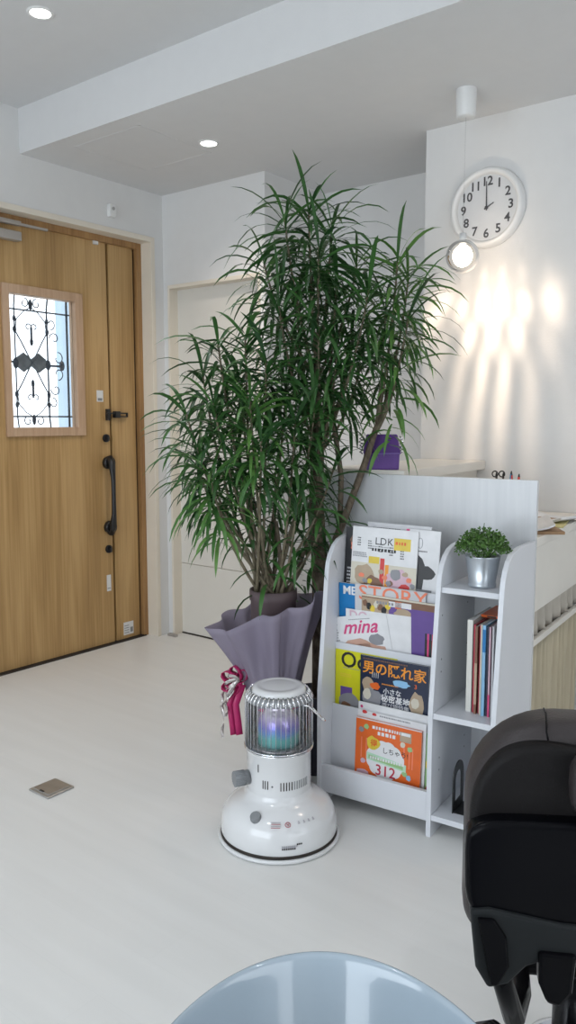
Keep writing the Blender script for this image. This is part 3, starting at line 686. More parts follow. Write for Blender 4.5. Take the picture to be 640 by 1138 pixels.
def d_w2(b):
    blob(b, .025, b.H-.004, .010, .006, 'p_red', yy); blob(b, .06, b.H-.006, .008, .005, 'p_red', yy); tiny(b, .08, b.H-.010, .11, .005, 'p_mgrey', 1)
def d_grn(b): b.quad(0, b.W, 0, b.H, yy, 'p_green'); blob(b, b.W-.01, .15, .015, .03, 'p_gold', -.0008); blob(b, b.W-.01, .05, .015, .03, 'p_crimson', -.0008)
magazine(-.288, .060, .065, .255, .300, 2, .6, 'p_white', 'white booklet standing highest at the back of the bottom pocket', d_w1, th=.004)
magazine(-.250, .0555, .065, .238, .245, 2, .6, 'p_green', 'green booklet peeking out right of the orange magazine', d_grn, th=.003)
magazine(-.284, .050, .065, .245, .276, 2, .6, 'p_white', 'white booklet with red dots directly behind the orange magazine', d_w2, th=.004)
magazine(-.284, .040, .065, .235, .254, 2, .6, 'p_orange', 'orange magazine with 312 on a white cloud in the bottom pocket', d_312, th=.008)

# ------------------------------------------------------------------ books on the side shelf
M['whitebinder'] = mat('white_binder', (.66, .65, .60), .5)
bks = [(.083, .018, .29, .11, 'whitebinder', 'thick white binder, leftmost on the middle shelf', 'binder'),
       (.104, .006, .278, .11, 'p_crimson', 'thin red book beside the white binder', 'book'),
       (.112, .008, .275, .10, 'p_brown', 'brown spined book between the two red books', 'book'),
       (.122, .005, .278, .11, 'p_crimson', 'thin dark red book left of the cream book', 'book'),
       (.129, .006, .283, .10, 'p_cream', 'thin cream book left of the pale blue book', 'book'),
       (.137, .010, .283, .095, 'p_lblue', 'pale blue book right of the cream book', 'book'),
       (.149, .006, .28, .10, 'p_navy', 'navy book right of the pale blue book', 'book'),
       (.157, .006, .28, .095, 'p_lpink', 'pink and grey book right of the navy book', 'book'),
       (.165, .006, .282, .10, 'p_lgrey', 'pale grey book at the right end of the middle shelf', 'book')]
for w0, th, ht, d0, mt, lab, cat in bks:
    t = empty('book' if cat == 'book' else 'binder', rk(w0, d0-.03, .402), TH, lab, cat, 'books on the middle shelf')
    b = MB(); b.box(.001, th-.001, .003, .206, .002, ht-.002, 'paper'); b.build('pages', t)
    b = MB(); b.box(0, .001, 0, .21, 0, ht, mt); b.box(th-.001, th, 0, .21, 0, ht, mt); b.box(0, th, 0, .002, 0, ht, mt)
    if mt == 'p_lpink': b.box(0, th, -.0005, 0, 0, .07, 'p_pink')
    if mt == 'p_brown': b.box(0, th, -.0005, 0, .03, .16, 'p_tan')
    if mt == 'p_lblue': b.box(0, th, -.0005, 0, .2, .27, 'p_cyanb')
    b.build('cover', t)
b = MB(); b.prism([(0, 0), (.19, .02), (.10, .05), (0, .035)], 0, .012, 'p_orange', 'x')
tag(MB().box(.0, .075, 0, .15, 0, .008, 'p_orange').box(.02, .05, -.0004, .02, .001, .007, 'p_ink').build('booklet', loc=rk(.098, .155, .687), rot=(0, 0, TH), bevel=.001), 'orange booklet lying flat on top of the shelved books', 'booklet')

# bookend on the bottom shelf
be = empty('bookend', rk(.058, .10, .072), TH+R(2), 'black arched metal bookend on the bottom shelf', 'bookend')
def arch(hw, top, n=14): return [(hw*math.cos(PI*i/n), top-hw+hw*math.sin(PI*i/n)) for i in range(n+1)]
b = MB(); o_ = [(.05, 0)]+arch(.05, .155)+[(-.05, 0)]; i_ = [(.028, .03)]+arch(.028, .125)+[(-.028, .03)]
n = len(o_); vs = [(0, p[0], p[1]) for p in o_]+[(0, p[0], p[1]) for p in i_]
fs = [(k, k+1, n+k+1, n+k) for k in range(n-1)]+[(n-1, 0, n, 2*n-1)]
b.add(vs, fs, 'black'); b.build('upright', be, solid=.003)
b = MB(); b.box(0, .085, -.045, .045, 0, .002, 'black'); b.build('foot', be)

# little potted plant
sp_ = empty('potted_plant', rk(.108, .13, .79), 0, 'small bushy green plant in a silver pot on the top shelf', 'plant')
M['zinc'] = mat('silver_pot', (.52, .56, .60), .28, metal=.75, var=.03)
b = MB(); b.lathe([(.001, .001), (.040, .001), (.043, .004), (.0425, .012), (.0405, .014), (.053, .094), (.055, .098), (.052, .098), (.048, .085), (.001, .085)], 'zinc', 40); b.build('pot', sp_)
M['minileaf'] = mat('small_leaf_green', (.055, .13, .022), .5, var=.55, scale=60)
b = MB()
rs_ = random.Random(3)
for i in range(1500):
    u = rs_.random(); th = rs_.uniform(0, 2*PI); r_ = .083*math.sqrt(rs_.random()); zt = .098+.078*math.sqrt(max(0, 1-(r_/.086)**2))*rs_.uniform(.35, 1.05)+.0
    if i % 40 == 0: zt += .015
    p = Vector((r_*math.cos(th), r_*math.sin(th), max(.092, zt)))
    a = Vector((rs_.gauss(0, 1), rs_.gauss(0, 1), rs_.gauss(.5, .8))).normalized(); q = a.orthogonal().normalized()*.0035; ln = .011
    b.add([p, p+a*ln*.5+q, p+a*ln, p+a*ln*.5-q], [(0, 1, 2, 3)], 'minileaf')
b.tube([(.0, 0, .16), (.002, 0, .198)], .0012, 'minileaf', 5)
b.build('foliage', sp_)
b = MB()
for i in range(26):
    th = rs_.uniform(0, 2*PI); b.tube([(.01*math.cos(th), .01*math.sin(th), .08), (.06*math.cos(th)*rs_.uniform(.3, 1), .06*math.sin(th), .14)], .0012, 'minileaf', 4)
b.build('stems', sp_)

# ------------------------------------------------------------------ paraffin heater
H = empty('oil_heater', (-1.506, 1.888, 0), HEAD, 'white round paraffin heater with a ribbed glass chimney beside the rack', 'heater')
b = MB(); b.lathe([(.001, .0), (.183, 0), (.190, .004), (.192, .010), (.189, .014), (.182, .014)], 'enamel', 72); tr = b.build('drip_tray', H)
b = MB(); b.lathe([(.180, .014), (.184, .016), (.184, .022), (.180, .024)], 'dark', 72, ang=2*PI); b.build('dark_band', tr)
b = MB(); b.lathe([(.180, .022), (.183, .030), (.182, .060), (.177, .085), (.166, .105), (.148, .122), (.128, .134), (.112, .142), (.104, .152), (.101, .165)], 'enamel', 72); b.build('tank', H)
b = MB(); b.lathe([(.101, .160), (.100, .172), (.100, .282), (.104, .287), (.104, .292), (.06, .292), (.001, .292)], 'enamel', 64); col_ = b.build('body', H)
def onr(a, r, z): return Vector((r*math.cos(a), r*math.sin(a), z))
# vents, angles seen from the front (-y)
def slot(a, z, h, mt, name='vent_slot'):
    a = R(a); b = MB(); b.box(-.0014, .0014, -.0012, .0005, -h, h, mt, Matrix.Translation(onr(a, .1, z)) @ Matrix.Rotation(a+PI/2, 4, 'Z')); b.build(name, col_)
for i in range(3): slot(-118+i*4.5, .203, .013, 'dark')
for i in range(12): slot(-86+i*5, .200, .013, 'greyknob' if i > 4 else 'dark')
slot(-128, .25, .012, 'dark', 'gauge_slot')
b = MB(); b.sphere(onr(R(-101), .1005, .200), .003, 'greyknob', 8, 6); b.build('indicator', col_)
b = MB()
a = R(-158); c0 = onr(a, .10, .205); c1 = onr(a, .148, .205); b.cyl(c0, c1, .022, 'greyknob', 28)
for i in range(18):
    t = 2*PI*i/18; sd = Vector((-math.sin(a), math.cos(a), 0)); off = sd*math.cos(t)*.0222+Vector((0, 0, 1))*math.sin(t)*.0222
    b.cyl(c0+(c1-c0)*.3+off, c1+off, .0022, 'greyknob', 6)
tag(b.build('wick_knob', H), 'ribbed grey wick knob')
b = MB(); a = R(-117); c0 = onr(a, .142, .108); b.cyl(c0, c0+Vector((math.cos(a)*.012, math.sin(a)*.012, .022)), .019, 'greyknob', 24, r1=.016); tag(b.build('tank_knob', H, bevel=.002), 'grey knob')
# marks and printing on the tank
b = MB()
def onT(a, r, z, slope): return Matrix.Translation(onr(a, r, z)) @ Matrix.Rotation(a+PI/2, 4, 'Z') @ Matrix.Rotation(slope, 4, 'X')
T1 = onT(R(-80), .163, .112, R(-58))
M['faintred'] = mat('faint_red_print', (.45, .16, .18), .4); M['faint'] = mat('faint_grey_print', (.40, .39, .42), .4)
b.tube([T1 @ Vector((.008*math.cos(t), -.001, .008*math.sin(t))) for t in [2*PI*i/18 for i in range(18)]], .0013, 'faintred', 5, closed=True)
b.box(-.004, .004, -.0015, -.0005, -.001, .001, 'faintred', T1 @ Matrix.Rotation(R(45), 4, 'Y')); b.box(-.003, .003, -.0015, -.0005, .001, .003, 'faintred', T1)
b.build('warning_mark', H); b = MB()
for k in range(4):
    T2 = onT(R(-92), .165-.000*k, .112, R(-58)); b.box(-.016, .012, -.0012, -.0004, -.009+k*.006, -.007+k*.006, 'faint' if k % 2 else 'faintred', T2)
b.build('printed_lines', H); b = MB()
for k in range(4):
    T2 = onT(R(-68+k*6), .160, .114, R(-58)); b.box(-.003, .003, -.0012, -.0004, -.005, -.003, 'faint', T2); b.box(-.001, .003, -.0012, -.0004, -.003, .004, 'faint', T2)
b.build('tank_marks', H); b = MB()
for a0, z0, w_, mt in ((-86, .052, .044, 'faint'), (-86, .0555, .05, 'faint'), (-86, .048, .044, 'dark'), (-72, .060, .020, 'dark')):
    for k in range(int(w_/.006)):
        T2 = onT(R(a0+k*1.9), .1835, z0+.0, 0); b.box(-.0022, .0022, -.001, .0, -.0022, .0022, mt, T2)
b.build('rating_label', H)
# glass chimney and its wire guard
M['hglass'] = glassy('heater_glass', (.97, .96, .98), 0.05, .08)
b = MB(); b.lathe([(.103, .292), (.104, .30), (.104, .44), (.102, .455), (.095, .468)], 'hglass', 64); b.build('outer_glass', H)
b = MB()
for i in range(44):
    t = 2*PI*(i+.5)/44; b.tube([onr(t, .1055, .292), onr(t, .1055, .442), onr(t, .1035, .456), onr(t, .092, .472)], .0011, 'chrome', 5)
for z_, r_ in ((.294, .106), (.300, .1065)): b.tube([onr(2*PI*i/48, r_, z_) for i in range(48)], .0022, 'chrome', 6, closed=True)
tag(b.build('wire_guard', H), 'chrome wire guard')
b = MB(); b.lathe([(.103, .446), (.1055, .452), (.099, .465), (.087, .470), (.084, .468)], 'greyknob', 64)
for i in range(40):
    t = 2*PI*i/40; b.cyl(onr(t, .1065, .451), onr(t, .090, .474), .0030, 'chrome', 6)
b.build('top_ring', H)
b = MB(); b.lathe([(.085, .468), (.084, .478), (.079, .484), (.066, .4865), (.062, .4845), (.05, .486), (.03, .488), (.001, .4885)], 'enamel', 64); tag(b.build('top_plate', H), 'white enamel top plate')
b = MB(); b.lathe([(.001, .425), (.050, .425), (.074, .435), (.078, .45), (.080, .468)], 'enamel', 48); b.build('deflector', H)
# coated inner chimney
def iris():
    m, N, L, b = new_mat('iridescent_coating'); b.inputs['Roughness'].default_value = .12; b.inputs['Metallic'].default_value = .35
    tc = N.new('ShaderNodeTexCoord'); s_ = N.new('ShaderNodeSeparateXYZ'); L.new(tc.outputs['Object'], s_.inputs[0])
    nz = N.new('ShaderNodeTexNoise'); nz.inputs['Scale'].default_value = 14; L.new(tc.outputs['Object'], nz.inputs['Vector'])
    ad = N.new('ShaderNodeMath'); ad.operation = 'MULTIPLY_ADD'; ad.inputs[1].default_value = .05; L.new(nz.outputs['Fac'], ad.inputs[0]); L.new(s_.outputs[2], ad.inputs[2])
    mr = N.new('ShaderNodeMapRange'); mr.inputs[1].default_value = .315; mr.inputs[2].default_value = .435; L.new(ad.outputs[0], mr.inputs[0])
    cr = N.new('ShaderNodeValToRGB'); e = cr.color_ramp.elements; e[0].position = 0; e[0].color = (.02, .10, .12, 1); e[1].position = 1; e[1].color = (.62, .58, .66, 1)
    for p, c in ((.15, (.10, .42, .40)), (.36, (.10, .45, .42)), (.52, (.12, .28, .62)), (.66, (.22, .20, .60)), (.82, (.42, .36, .62))): k = e.new(p); k.color = (*c, 1)
    L.new(mr.outputs[0], cr.inputs[0]); L.new(cr.outputs[0], b.inputs['Base Color'])
    return m
M['iris'] = iris()
b = MB(); b.lathe([(.066, .300), (.066, .355), (.060, .385), (.045, .405), (.038, .415), (.036, .425)], 'iris', 48); tag(b.build('inner_chimney', H), 'iridescent blue and green coated glass')
b = MB(); b.lathe([(.001, .293), (.085, .293), (.085, .302), (.072, .306), (.067, .300)], 'steel', 48); b.build('burner_ring', H)
b = MB()
hp = []
for i in range(13):
    t = PI*i/12; hp.append(Vector((.098*math.cos(t)*1.08, .02+.145*math.sin(t)*.75, .44-.115*math.sin(t)*.55)))
hp = [Vector((.04, -.075, .452)), Vector((.09, -.062, .44)), Vector((.132, -.045, .395)), Vector((.140, -.035, .385)), Vector((.136, -.015, .382)), Vector((.10, -.01, .42))]
b.tube([p for i in range(len(hp)-1) for p in (hp[i], (hp[i]+hp[i+1])/2)]+[hp[-1]], .0028, 'chrome', 8)
b.tube([hp[2], hp[3], hp[4]], .0048, 'chrome', 8)
tag(b.build('bail_handle', H), 'chrome wire carrying handle')

# ------------------------------------------------------------------ big plants
def leaf_mat(name, c, c2):
    m, N, L, b = new_mat(name); b.inputs['Roughness'].default_value = .38; b.inputs['Specular IOR Level'].default_value = .45
    g = N.new('ShaderNodeNewGeometry'); cr = N.new('ShaderNodeValToRGB'); e = cr.color_ramp.elements
    e[0].color = (*c, 1); e[1].color = (*c2, 1); L.new(g.outputs['Random Per Island'], cr.inputs[0]); L.new(cr.outputs[0], b.inputs['Base Color'])
    tr = N.new('ShaderNodeBsdfTranslucent'); L.new(cr.outputs[0], tr.inputs[0]); mx = N.new('ShaderNodeMixShader'); mx.inputs[0].default_value = .18
    L.new(b.outputs[0], mx.inputs[1]); L.new(tr.outputs[0], mx.inputs[2]); L.new(mx.outputs[0], N['Material Output'].inputs[0])
    return m
M['leaf'] = leaf_mat('long_leaf_green', (.013, .052, .014), (.06, .165, .04))
M['leafbright'] = leaf_mat('young_leaf_green', (.04, .13, .025), (.12, .26, .06))
M['bark'] = wood('grey_brown_bark', (.07, .05, .035), (.13, .10, .07), (.20, .16, .11), (30, 30, 20), .8)
M['twig'] = wood('young_stem', (.10, .085, .05), (.15, .125, .08), (.20, .17, .11), (30, 30, 20), .7)
def blade(b, p, d, ln, wd, droop, mt, rnd):
    n = 6; d = d.normalized(); side = d.cross(Vector((0, 0, 1)))
    if side.length < .05: side = Vector((1, 0, 0))
    side.normalize(); tw = rnd.uniform(-.6, .6); pts = []; cur = p.copy(); dd = d.copy(); vs = []; fs = []
    for i in range(n+1):
        t = i/n; w_ = wd*.5*(math.sin(PI*min(1, (t*.86+.10)))**.8 if t < 1 else 0.02)
        sd = (side*math.cos(tw)+dd.cross(side)*math.sin(tw)).normalized(); nm = sd.cross(dd).normalized()
        vs += [cur-sd*w_+nm*w_*.25, cur, cur+sd*w_+nm*w_*.25]
        dd = (dd+Vector((0, 0, -droop*(.35+t)/n))).normalized(); cur = cur+dd*ln/n
    for i in range(n):
        a = i*3; fs += [(a, a+1, a+4, a+3), (a+1, a+2, a+5, a+4)]
    b.add(vs, fs, mt, True)
def shoot(b, tip, axis, span, n, ln, rnd, mt='leaf', wd=.0145):
    axis = axis.normalized(); a0 = axis.orthogonal().normalized(); b0 = axis.cross(a0); ph = rnd.uniform(0, 6)
    for i in range(n):
        t = i/(n-1)              # 0 at the tip, 1 low on the stem
        p = tip-axis*span*t; an = ph+i*2.39996+rnd.uniform(-.2, .2)
        el = R(66-74*t**.5+rnd.uniform(-16, 16)); rad = a0*math.cos(an)+b0*math.sin(an)
        d = axis*math.sin(el)+rad*math.cos(el)
        l_ = ln*rnd.uniform(.78, 1.12)*(.72+.28*math.sin(PI*min(1, t*1.3+.25)))
        blade(b, p, d, l_, wd*rnd.uniform(.75, 1.15), rnd.uniform(1.2, 2.9)*(.75+.6*t), mt, rnd)
def plant(t, tips, trunk_paths, ln, seed, nleaf, span):
    rnd = random.Random(seed)
    b = MB(); st = MB()
    for (s_, dy, z_, base, n_, mt) in tips:
        tip = Vector((s_, dy, z_)); bp = Vector(base); mid = (tip+bp)/2+Vector(((tip.x-bp.x)*.22, (tip.y-bp.y)*.2, -.03))
        path = bez(bp, mid, tip, 8); ax = path[-1]-path[-2]; ax = ax.normalized()+Vector((0, 0, .5))
        st.tube(path, [.0066-.0034*i/8 for i in range(9)], 'twig', 7)
        shoot(b, tip, ax, span*rnd.uniform(.85, 1.2), int(nleaf*n_), ln, rnd, mt)
    for path, rr in trunk_paths: st.tube(path, rr, 'bark', 12)
    b.build('foliage', t); st.build('stems', t)
M['soil'] = mat('dark_soil', (.04, .028, .02), .9, var=.4, scale=60, bump=.6)
M['darkpot'] = mat('dark_navy_pot', (.018, .018, .028), .45)
M['mauvepot'] = mat('mauve_brown_pot', (.10, .07, .075), .6)
# tall plant, behind
tp = empty('tall_potted_plant', (-1.700, 2.350, 0), HEAD, 'tall long leaved plant with a thick trunk, its crown reaching nearly to the ceiling', 'plant')
zt = lambda v: 1.5+(405-v)/321 if v < 405 else 1.5-(v-405)/308
st_ = lambda u: (u-352)/298
T1b = (0.01, 0, 1.18); T2b = (.21, .0, 1.25); T3b = (0.0, .0, 1.45)
tall = []
for u, v, dy, base, n_, mt in [
    (343, 236, 0, T3b, 1.15, 'leaf'), (318, 250, -.08, T3b, 1, 'leaf'), (368, 248, .07, T3b, 1, 'leaf'), (296, 290, .05, T3b, .8, 'leaf'), (352, 285, -.14, T3b, 1, 'leaf'),
    (396, 290, .10, T3b, .9, 'leaf'), (330, 330, .12, T1b, 1, 'leaf'), (312, 345, -.1, T1b, .9, 'leaf'), (372, 318, -.02, T1b, 1, 'leaf'), (402, 330, -.14, T1b, 1, 'leaf'), (436, 292, 0, T2b, 1, 'leafbright'),
    (452, 305, .10, T2b, .8, 'leafbright'), (425, 345, .02, T2b, 1, 'leaf'), (446, 352, -.06, T2b, .7, 'leaf'), (352, 372, -.16, T1b, 1, 'leaf'), (392, 372, .12, T1b, .9, 'leaf'), (372, 395, -.1, T1b, .8, 'leaf'), (335, 395, .08, T1b, .8, 'leaf'),
    (438, 402, -.05, T2b, .5, 'leafbright'), (400, 410, .1, T1b, .6, 'leaf')]:
    tall.append((st_(u), dy, zt(v), base, n_, mt))
plant(tp, tall, [
    ([(.02, 0, .28), (.018, 0, .60), (.012, 0, .8), (0, 0, 1.0), (.005, 0, 1.2), (0, 0, 1.46)], [.034, .031, .030, .028, .024, .012]),
    ([(.035, -.01, .70), (.06, -.02, .84), (.12, -.02, 1.0), (.175, -.01, 1.15), (.21, 0, 1.26), (.27, 0, 1.42)], [.017, .015, .013, .012, .011, .008]),
    ([(.03, .0, .62), (.085, .0, .85), (.09, 0, 1.1), (.06, .0, 1.3), (.05, 0, 1.5)], [.012, .011, .010, .009, .007])], .25, 11, 50, .25)
b = MB(); b.lathe([(.001, .0), (.072, 0), (.078, .02), (.090, .29), (.092, .30), (.084, .30), (.080, .28), (.001, .28)], 'darkpot', 40); b.build('pot', tp)
b = MB(); b.lathe([(.001, .286), (.081, .284)], 'soil', 32); b.build('soil', tp)

# wrapped bushy plant, in front on the left
bp_ = empty('wrapped_potted_plant', (-1.752, 2.166, 0), HEAD, 'bushy long leaved plant in lavender grey gift wrap behind the heater', 'plant')
su = lambda u: (u-303)/330
zb = lambda v: 1.5+(405-v)/326 if v < 405 else 1.5-(v-405)/312
bush = []
def P0(a): return (-.01+.05*a, .02*math.sin(a*9), .67)
for i, (u, v, dy, n_, mt) in enumerate([
    (272, 378, 0, .9, 'leaf'), (243, 388, -.05, .9, 'leaf'), (222, 420, .06, .8, 'leaf'), (206, 460, -.04, .8, 'leaf'), (262, 420, .14, 1, 'leaf'), (296, 405, -.08, 1, 'leaf'), (240, 450, -.16, 1, 'leaf'),
    (280, 448, -.18, 1, 'leafbright'), (318, 430, .08, 1, 'leaf'), (222, 495, -.14, 1, 'leaf'), (256, 490, .1, 1, 'leaf'), (292, 488, -.22, 1, 'leaf'), (328, 468, -.12, 1, 'leaf'), (236, 520, -.2, .9, 'leafbright'), (268, 525, 0, .8, 'leaf'),
    (305, 525, .12, .8, 'leaf'), (345, 500, .05, .9, 'leaf'), (212, 515, .08, .7, 'leaf'), (350, 455, -.05, .8, 'leaf'), (372, 520, .0, .5, 'leaf'), (330, 555, -.1, .45, 'leaf'), (362, 575, .0, .4, 'leaf'), (300, 600, -.05, .25, 'leaf'), (345, 610, .05, .25, 'leaf')]):
    bush.append((su(u), dy, zb(v), P0((i*7 % 11)/5-1), n_, mt))
plant(bp_, bush, [([(.0, 0, .66), (-.02, 0, .75), (-.06, -.01, .85), (-.12, 0, 1.0)], [.010, .009, .007, .006]), ([(.02, 0, .66), (.03, 0, .78), (.01, 0, .95)], [.010, .009, .007]), ([(.04, 0, .66), (.08, 0, .76), (.13, .02, .9)], [.010, .008, .006])], .22, 23, 46, .20)
b = MB(); b.lathe([(.001, 0), (.070, 0), (.073, .02), (.080, .67), (.084, .675), (.084, .71), (.078, .71), (.076, .68), (.001, .675)], 'mauvepot', 40); b.build('pot', bp_)
b = MB(); b.lathe([(.001, .682), (.077, .680)], 'soil', 32); b.build('soil', bp_)
def wrapmat():
    m, N, L, b = new_mat('lavender_wrap'); b.inputs['Roughness'].default_value = .7
    b.inputs['Base Color'].default_value = (.33, .29, .38, 1)
    tc = N.new('ShaderNodeTexCoord'); nz = N.new('ShaderNodeTexNoise'); nz.inputs['Scale'].default_value = 5; L.new(tc.outputs['Object'], nz.inputs['Vector'])
    cr = N.new('ShaderNodeValToRGB'); cr.color_ramp.elements[0].color = (.30, .26, .35, 1); cr.color_ramp.elements[1].color = (.40, .36, .44, 1); L.new(nz.outputs[0], cr.inputs[0]); L.new(cr.outputs[0], b.inputs['Base Color'])
    tr = N.new('ShaderNodeBsdfTranslucent'); tr.inputs[0].default_value = (.42, .38, .46, 1); mx = N.new('ShaderNodeMixShader'); mx.inputs[0].default_value = .35
    L.new(b.outputs[0], mx.inputs[1]); L.new(tr.outputs[0], mx.inputs[2])
    t2 = N.new('ShaderNodeBsdfTransparent'); m2 = N.new('ShaderNodeMixShader'); m2.inputs[0].default_value = .12; L.new(mx.outputs[0], m2.inputs[1]); L.new(t2.outputs[0], m2.inputs[2])
    L.new(m2.outputs[0], N['Material Output'].inputs[0]); return m
M['wrap'] = wrapmat()
def lerpk(keys, a):
    a %= 360
    ks = keys+[(keys[0][0]+360, keys[0][1], keys[0][2])]
    for k in range(len(ks)-1):
        if ks[k][0] <= a <= ks[k+1][0]:
            t = (a-ks[k][0])/(ks[k+1][0]-ks[k][0]); t = t*t*(3-2*t); return ks[k][1]*(1-t)+ks[k+1][1]*t, ks[k][2]*(1-t)+ks[k+1][2]*t
rim = [(0, .175, .70), (45, .16, .67), (90, .145, .66), (140, .17, .61), (184, .215, .58), (215, .205, .59), (262, .165, .655), (300, .165, .675), (330, .185, .715)]
b = MB(); vs = []; fs = []; NA, NZ = 128, 16
for i in range(NA+1):
    a = 240+i*400/NA; ra, rz_ = lerpk(rim, a); ov = (i/NA)*.012
    for j in range(NZ+1):
        t = j/NZ
        if t < .35: q = t/.35; r_ = .086; z_ = .004+.34*q
        else: q = (t-.35)/.65; r_ = .086+(ra-.086)*q**1.25; z_ = .344+(rz_-.344)*q
        wv = (.004+.010*t*t)*math.sin(R(a)*9+t*3)+.004*math.sin(R(a)*23)*(1-abs(t-.35))
        r_ = r_+wv*(.4+t)+ov
        vs.append((r_*math.cos(R(a)), r_*math.sin(R(a)), z_))
for i in range(NA):
    for j in range(NZ): k = i*(NZ+1)+j; fs.append((k, k+NZ+1, k+NZ+2, k+1))
b.add(vs, fs, 'wrap', True); wr = tag(b.build('gift_wrap', bp_, solid=.0012), 'lavender grey non-woven wrapping sheet')
M['magenta'] = mat('magenta_ribbon', (.48, .02, .13), .4); M['silver'] = mat('silver_ribbon', (.62, .58, .56), .25, metal=.5)
def ribbon(b, pts, w_, mt, tw=0.0, side=None):
    pts = [Vector(p) for p in pts]; vs = []; fs = []
    for i, p in enumerate(pts):
        d = (pts[min(i+1, len(pts)-1)]-pts[max(i-1, 0)]).normalized(); s_ = (side or Vector((0, 1, 0)))
        s_ = (s_-d*s_.dot(d)); s_ = s_.normalized() if s_.length > .05 else d.orthogonal().normalized()
        s_ = Matrix.Rotation(tw*i, 3, d) @ s_; vs += [p-s_*w_/2, p+s_*w_/2]
    for i in range(len(pts)-1): fs.append((2*i, 2*i+1, 2*i+3, 2*i+2))
    b.add(vs, fs, mt, True)
K = Vector((-.118, -.06, .395))
b = MB(); b.tube([(.097*math.cos(t), .097*math.sin(t), .30) for t in [2*PI*i/32 for i in range(32)]], .006, 'magenta', 6, closed=True)
for a, l_ in ((150, .065), (200, .06), (110, .06), (235, .055), (60, .05), (180, .045)):
    dx, dz = math.cos(R(a)), math.sin(R(a)); n = 14; pts = []
    for i in range(n+1):
        t = i/n*2*PI; u_ = l_*(1-math.cos(t))/2; v_ = .018*math.sin(t); pts.append(K+Vector((dx*u_-dz*v_, -.012, dz*u_+dx*v_)))
    ribbon(b, pts, .028, 'magenta', side=Vector((.5, 1, 0)))
for x0, x1 in ((-.006, -.02), (.012, .0)):
    ribbon(b, [K+Vector((x0, -.01, -.01)), K+Vector((x1-.012, -.016, -.08)), K+Vector((x1-.004, -.012, -.15)), K+Vector((x1, -.014, -.19))], .024, 'magenta', side=Vector((1, .3, 0)))
b.build('bow', bp_, solid=.0008)
b = MB()
for k, (ox, l_, cr_) in enumerate(((-.058, .23, 26), (-.045, .15, 34), (-.062, .11, 20))):
    pts = [K+Vector((ox*min(1, i/12)-.004*math.cos(i*.55+k), -.018+.012*math.sin(i*.6+k), .02-l_*i/cr_ if i > 3 else .02-.006*i)) for i in range(cr_)]
    ribbon(b, pts, .012, 'silver', tw=.35)
for a in (170, 140, 215):
    pts = [K+Vector((math.cos(R(a))*.05*math.sin(i/10*PI)*1.0, -.028, math.sin(R(a))*.06*math.sin(i/10*PI)+.012*math.cos(i/10*2*PI))) for i in range(11)]; ribbon(b, pts, .012, 'silver', tw=.2)
b.build('curling_ribbon', bp_, solid=.0006)

# ------------------------------------------------------------------ black salon chair, seen from behind
M['leather'] = mat('brown_black_leather', (.028, .022, .022), .45, var=.1, bump=.35, scale=30, spec=.4)
M['leatherdark'] = mat('black_leather', (.008, .007, .007), .5, var=.1, bump=.35, scale=30, spec=.15)
M['shell'] = mat('black_plastic_shell', (.003, .003, .004), .22, var=.05, spec=.09)
M['bracket'] = mat('dark_grey_plastic', (.016, .018, .019), .5, spec=.15)
ch = empty('salon_chair', (rgt*.517+Vector((-math.sin(HEAD), math.cos(HEAD), 0))*1.13)[:], HEAD-R(9), 'black leather salon chair seen from behind, cut off at the right edge', 'chair')
def sqz(hw, hh, hd, ex, n=40, m_=20, zc=0, yc=0, top=1.0, mt='leather', b=None, lean=0):
    """rounded cushion: superellipsoid"""
    b = b or MB(); vs = []; fs = []
    f = lambda c, e: math.copysign(abs(c)**e, c)
    for j in range(m_+1):
        ph = -PI/2+PI*j/m_
        for i in range(n):
            th = 2*PI*i/n; cx = f(math.cos(ph), ex[1]); xx = hw*cx*f(math.cos(th), ex[0]); y_ = hd*cx*f(math.sin(th), ex[0]); zz = hh*f(math.sin(ph), ex[1])
            xx *= 1+(top-1)*(zz/hh+1)/2
            vs.append((xx, y_+yc+lean*zz, zz+zc))
    for j in range(m_):
        for i in range(n): fs.append((j*n+i, j*n+(i+1) % n, (j+1)*n+(i+1) % n, (j+1)*n+i))
    b.add(vs, fs, mt, True); return b
def outline_solid(pts, y0, y1, mt, inset=.0):
    b = MB(); b.prism(pts, y0, y1, mt, 'y'); return b
def smooth(p, k=2):
    for _ in range(k):
        q = []
        for i in range(len(p)):
            a, c = p[i], p[(i+1) % len(p)]
            q += [(a[0]*.75+c[0]*.25, a[1]*.75+c[1]*.25), (a[0]*.25+c[0]*.75, a[1]*.25+c[1]*.75)]
        p = q
    return p
def rr(hw, z0, z1, rt, rb, n=8):
    """rounded rectangle outline x-z, top radius rt and bottom radius rb"""
    p = []
    for (cx, cz, r_, a0) in ((hw-rt, z1-rt, rt, 0), (-hw+rt, z1-rt, rt, 90), (-hw+rb, z0+rb, rb, 180), (hw-rb, z0+rb, rb, 270)):
        for i in range(n+1): a = R(a0+90*i/n); p.append((cx+r_*math.cos(a), cz+r_*math.sin(a)))
    return p
b = outline_solid(rr(.250, .52, .868, .13, .05, 10), -.045, .050, 'leather'); bk = b.build('backrest', ch, bevel=.032, seg=6)
for p in bk.data.polygons: p.use_smooth = True
b = MB(); pad = [(.244, .60), (.249, .72), (.241, .775), (.218, .815), (.19, .836), (.15, .845), (.10, .840), (0, .826), (-.10, .840), (-.15, .845), (-.19, .836), (-.218, .815), (-.241, .775), (-.249, .72), (-.244, .60)]
b.prism(smooth(pad), -.064, -.03, 'leatherdark', 'y'); o = b.build('rear_pad', ch, bevel=.012, seg=4)
for p in o.data.polygons: p.use_smooth = True
for sx in (-1, 1):
    b = MB(); b.tube([(sx*.140, -.052, .847), (sx*.142, -.047, .858), (sx*.140, -.035, .863), (sx*.136, 0, .8685), (sx*.136, .02, .8685)], .0014, 'shell', 6); b.build('seam', bk)
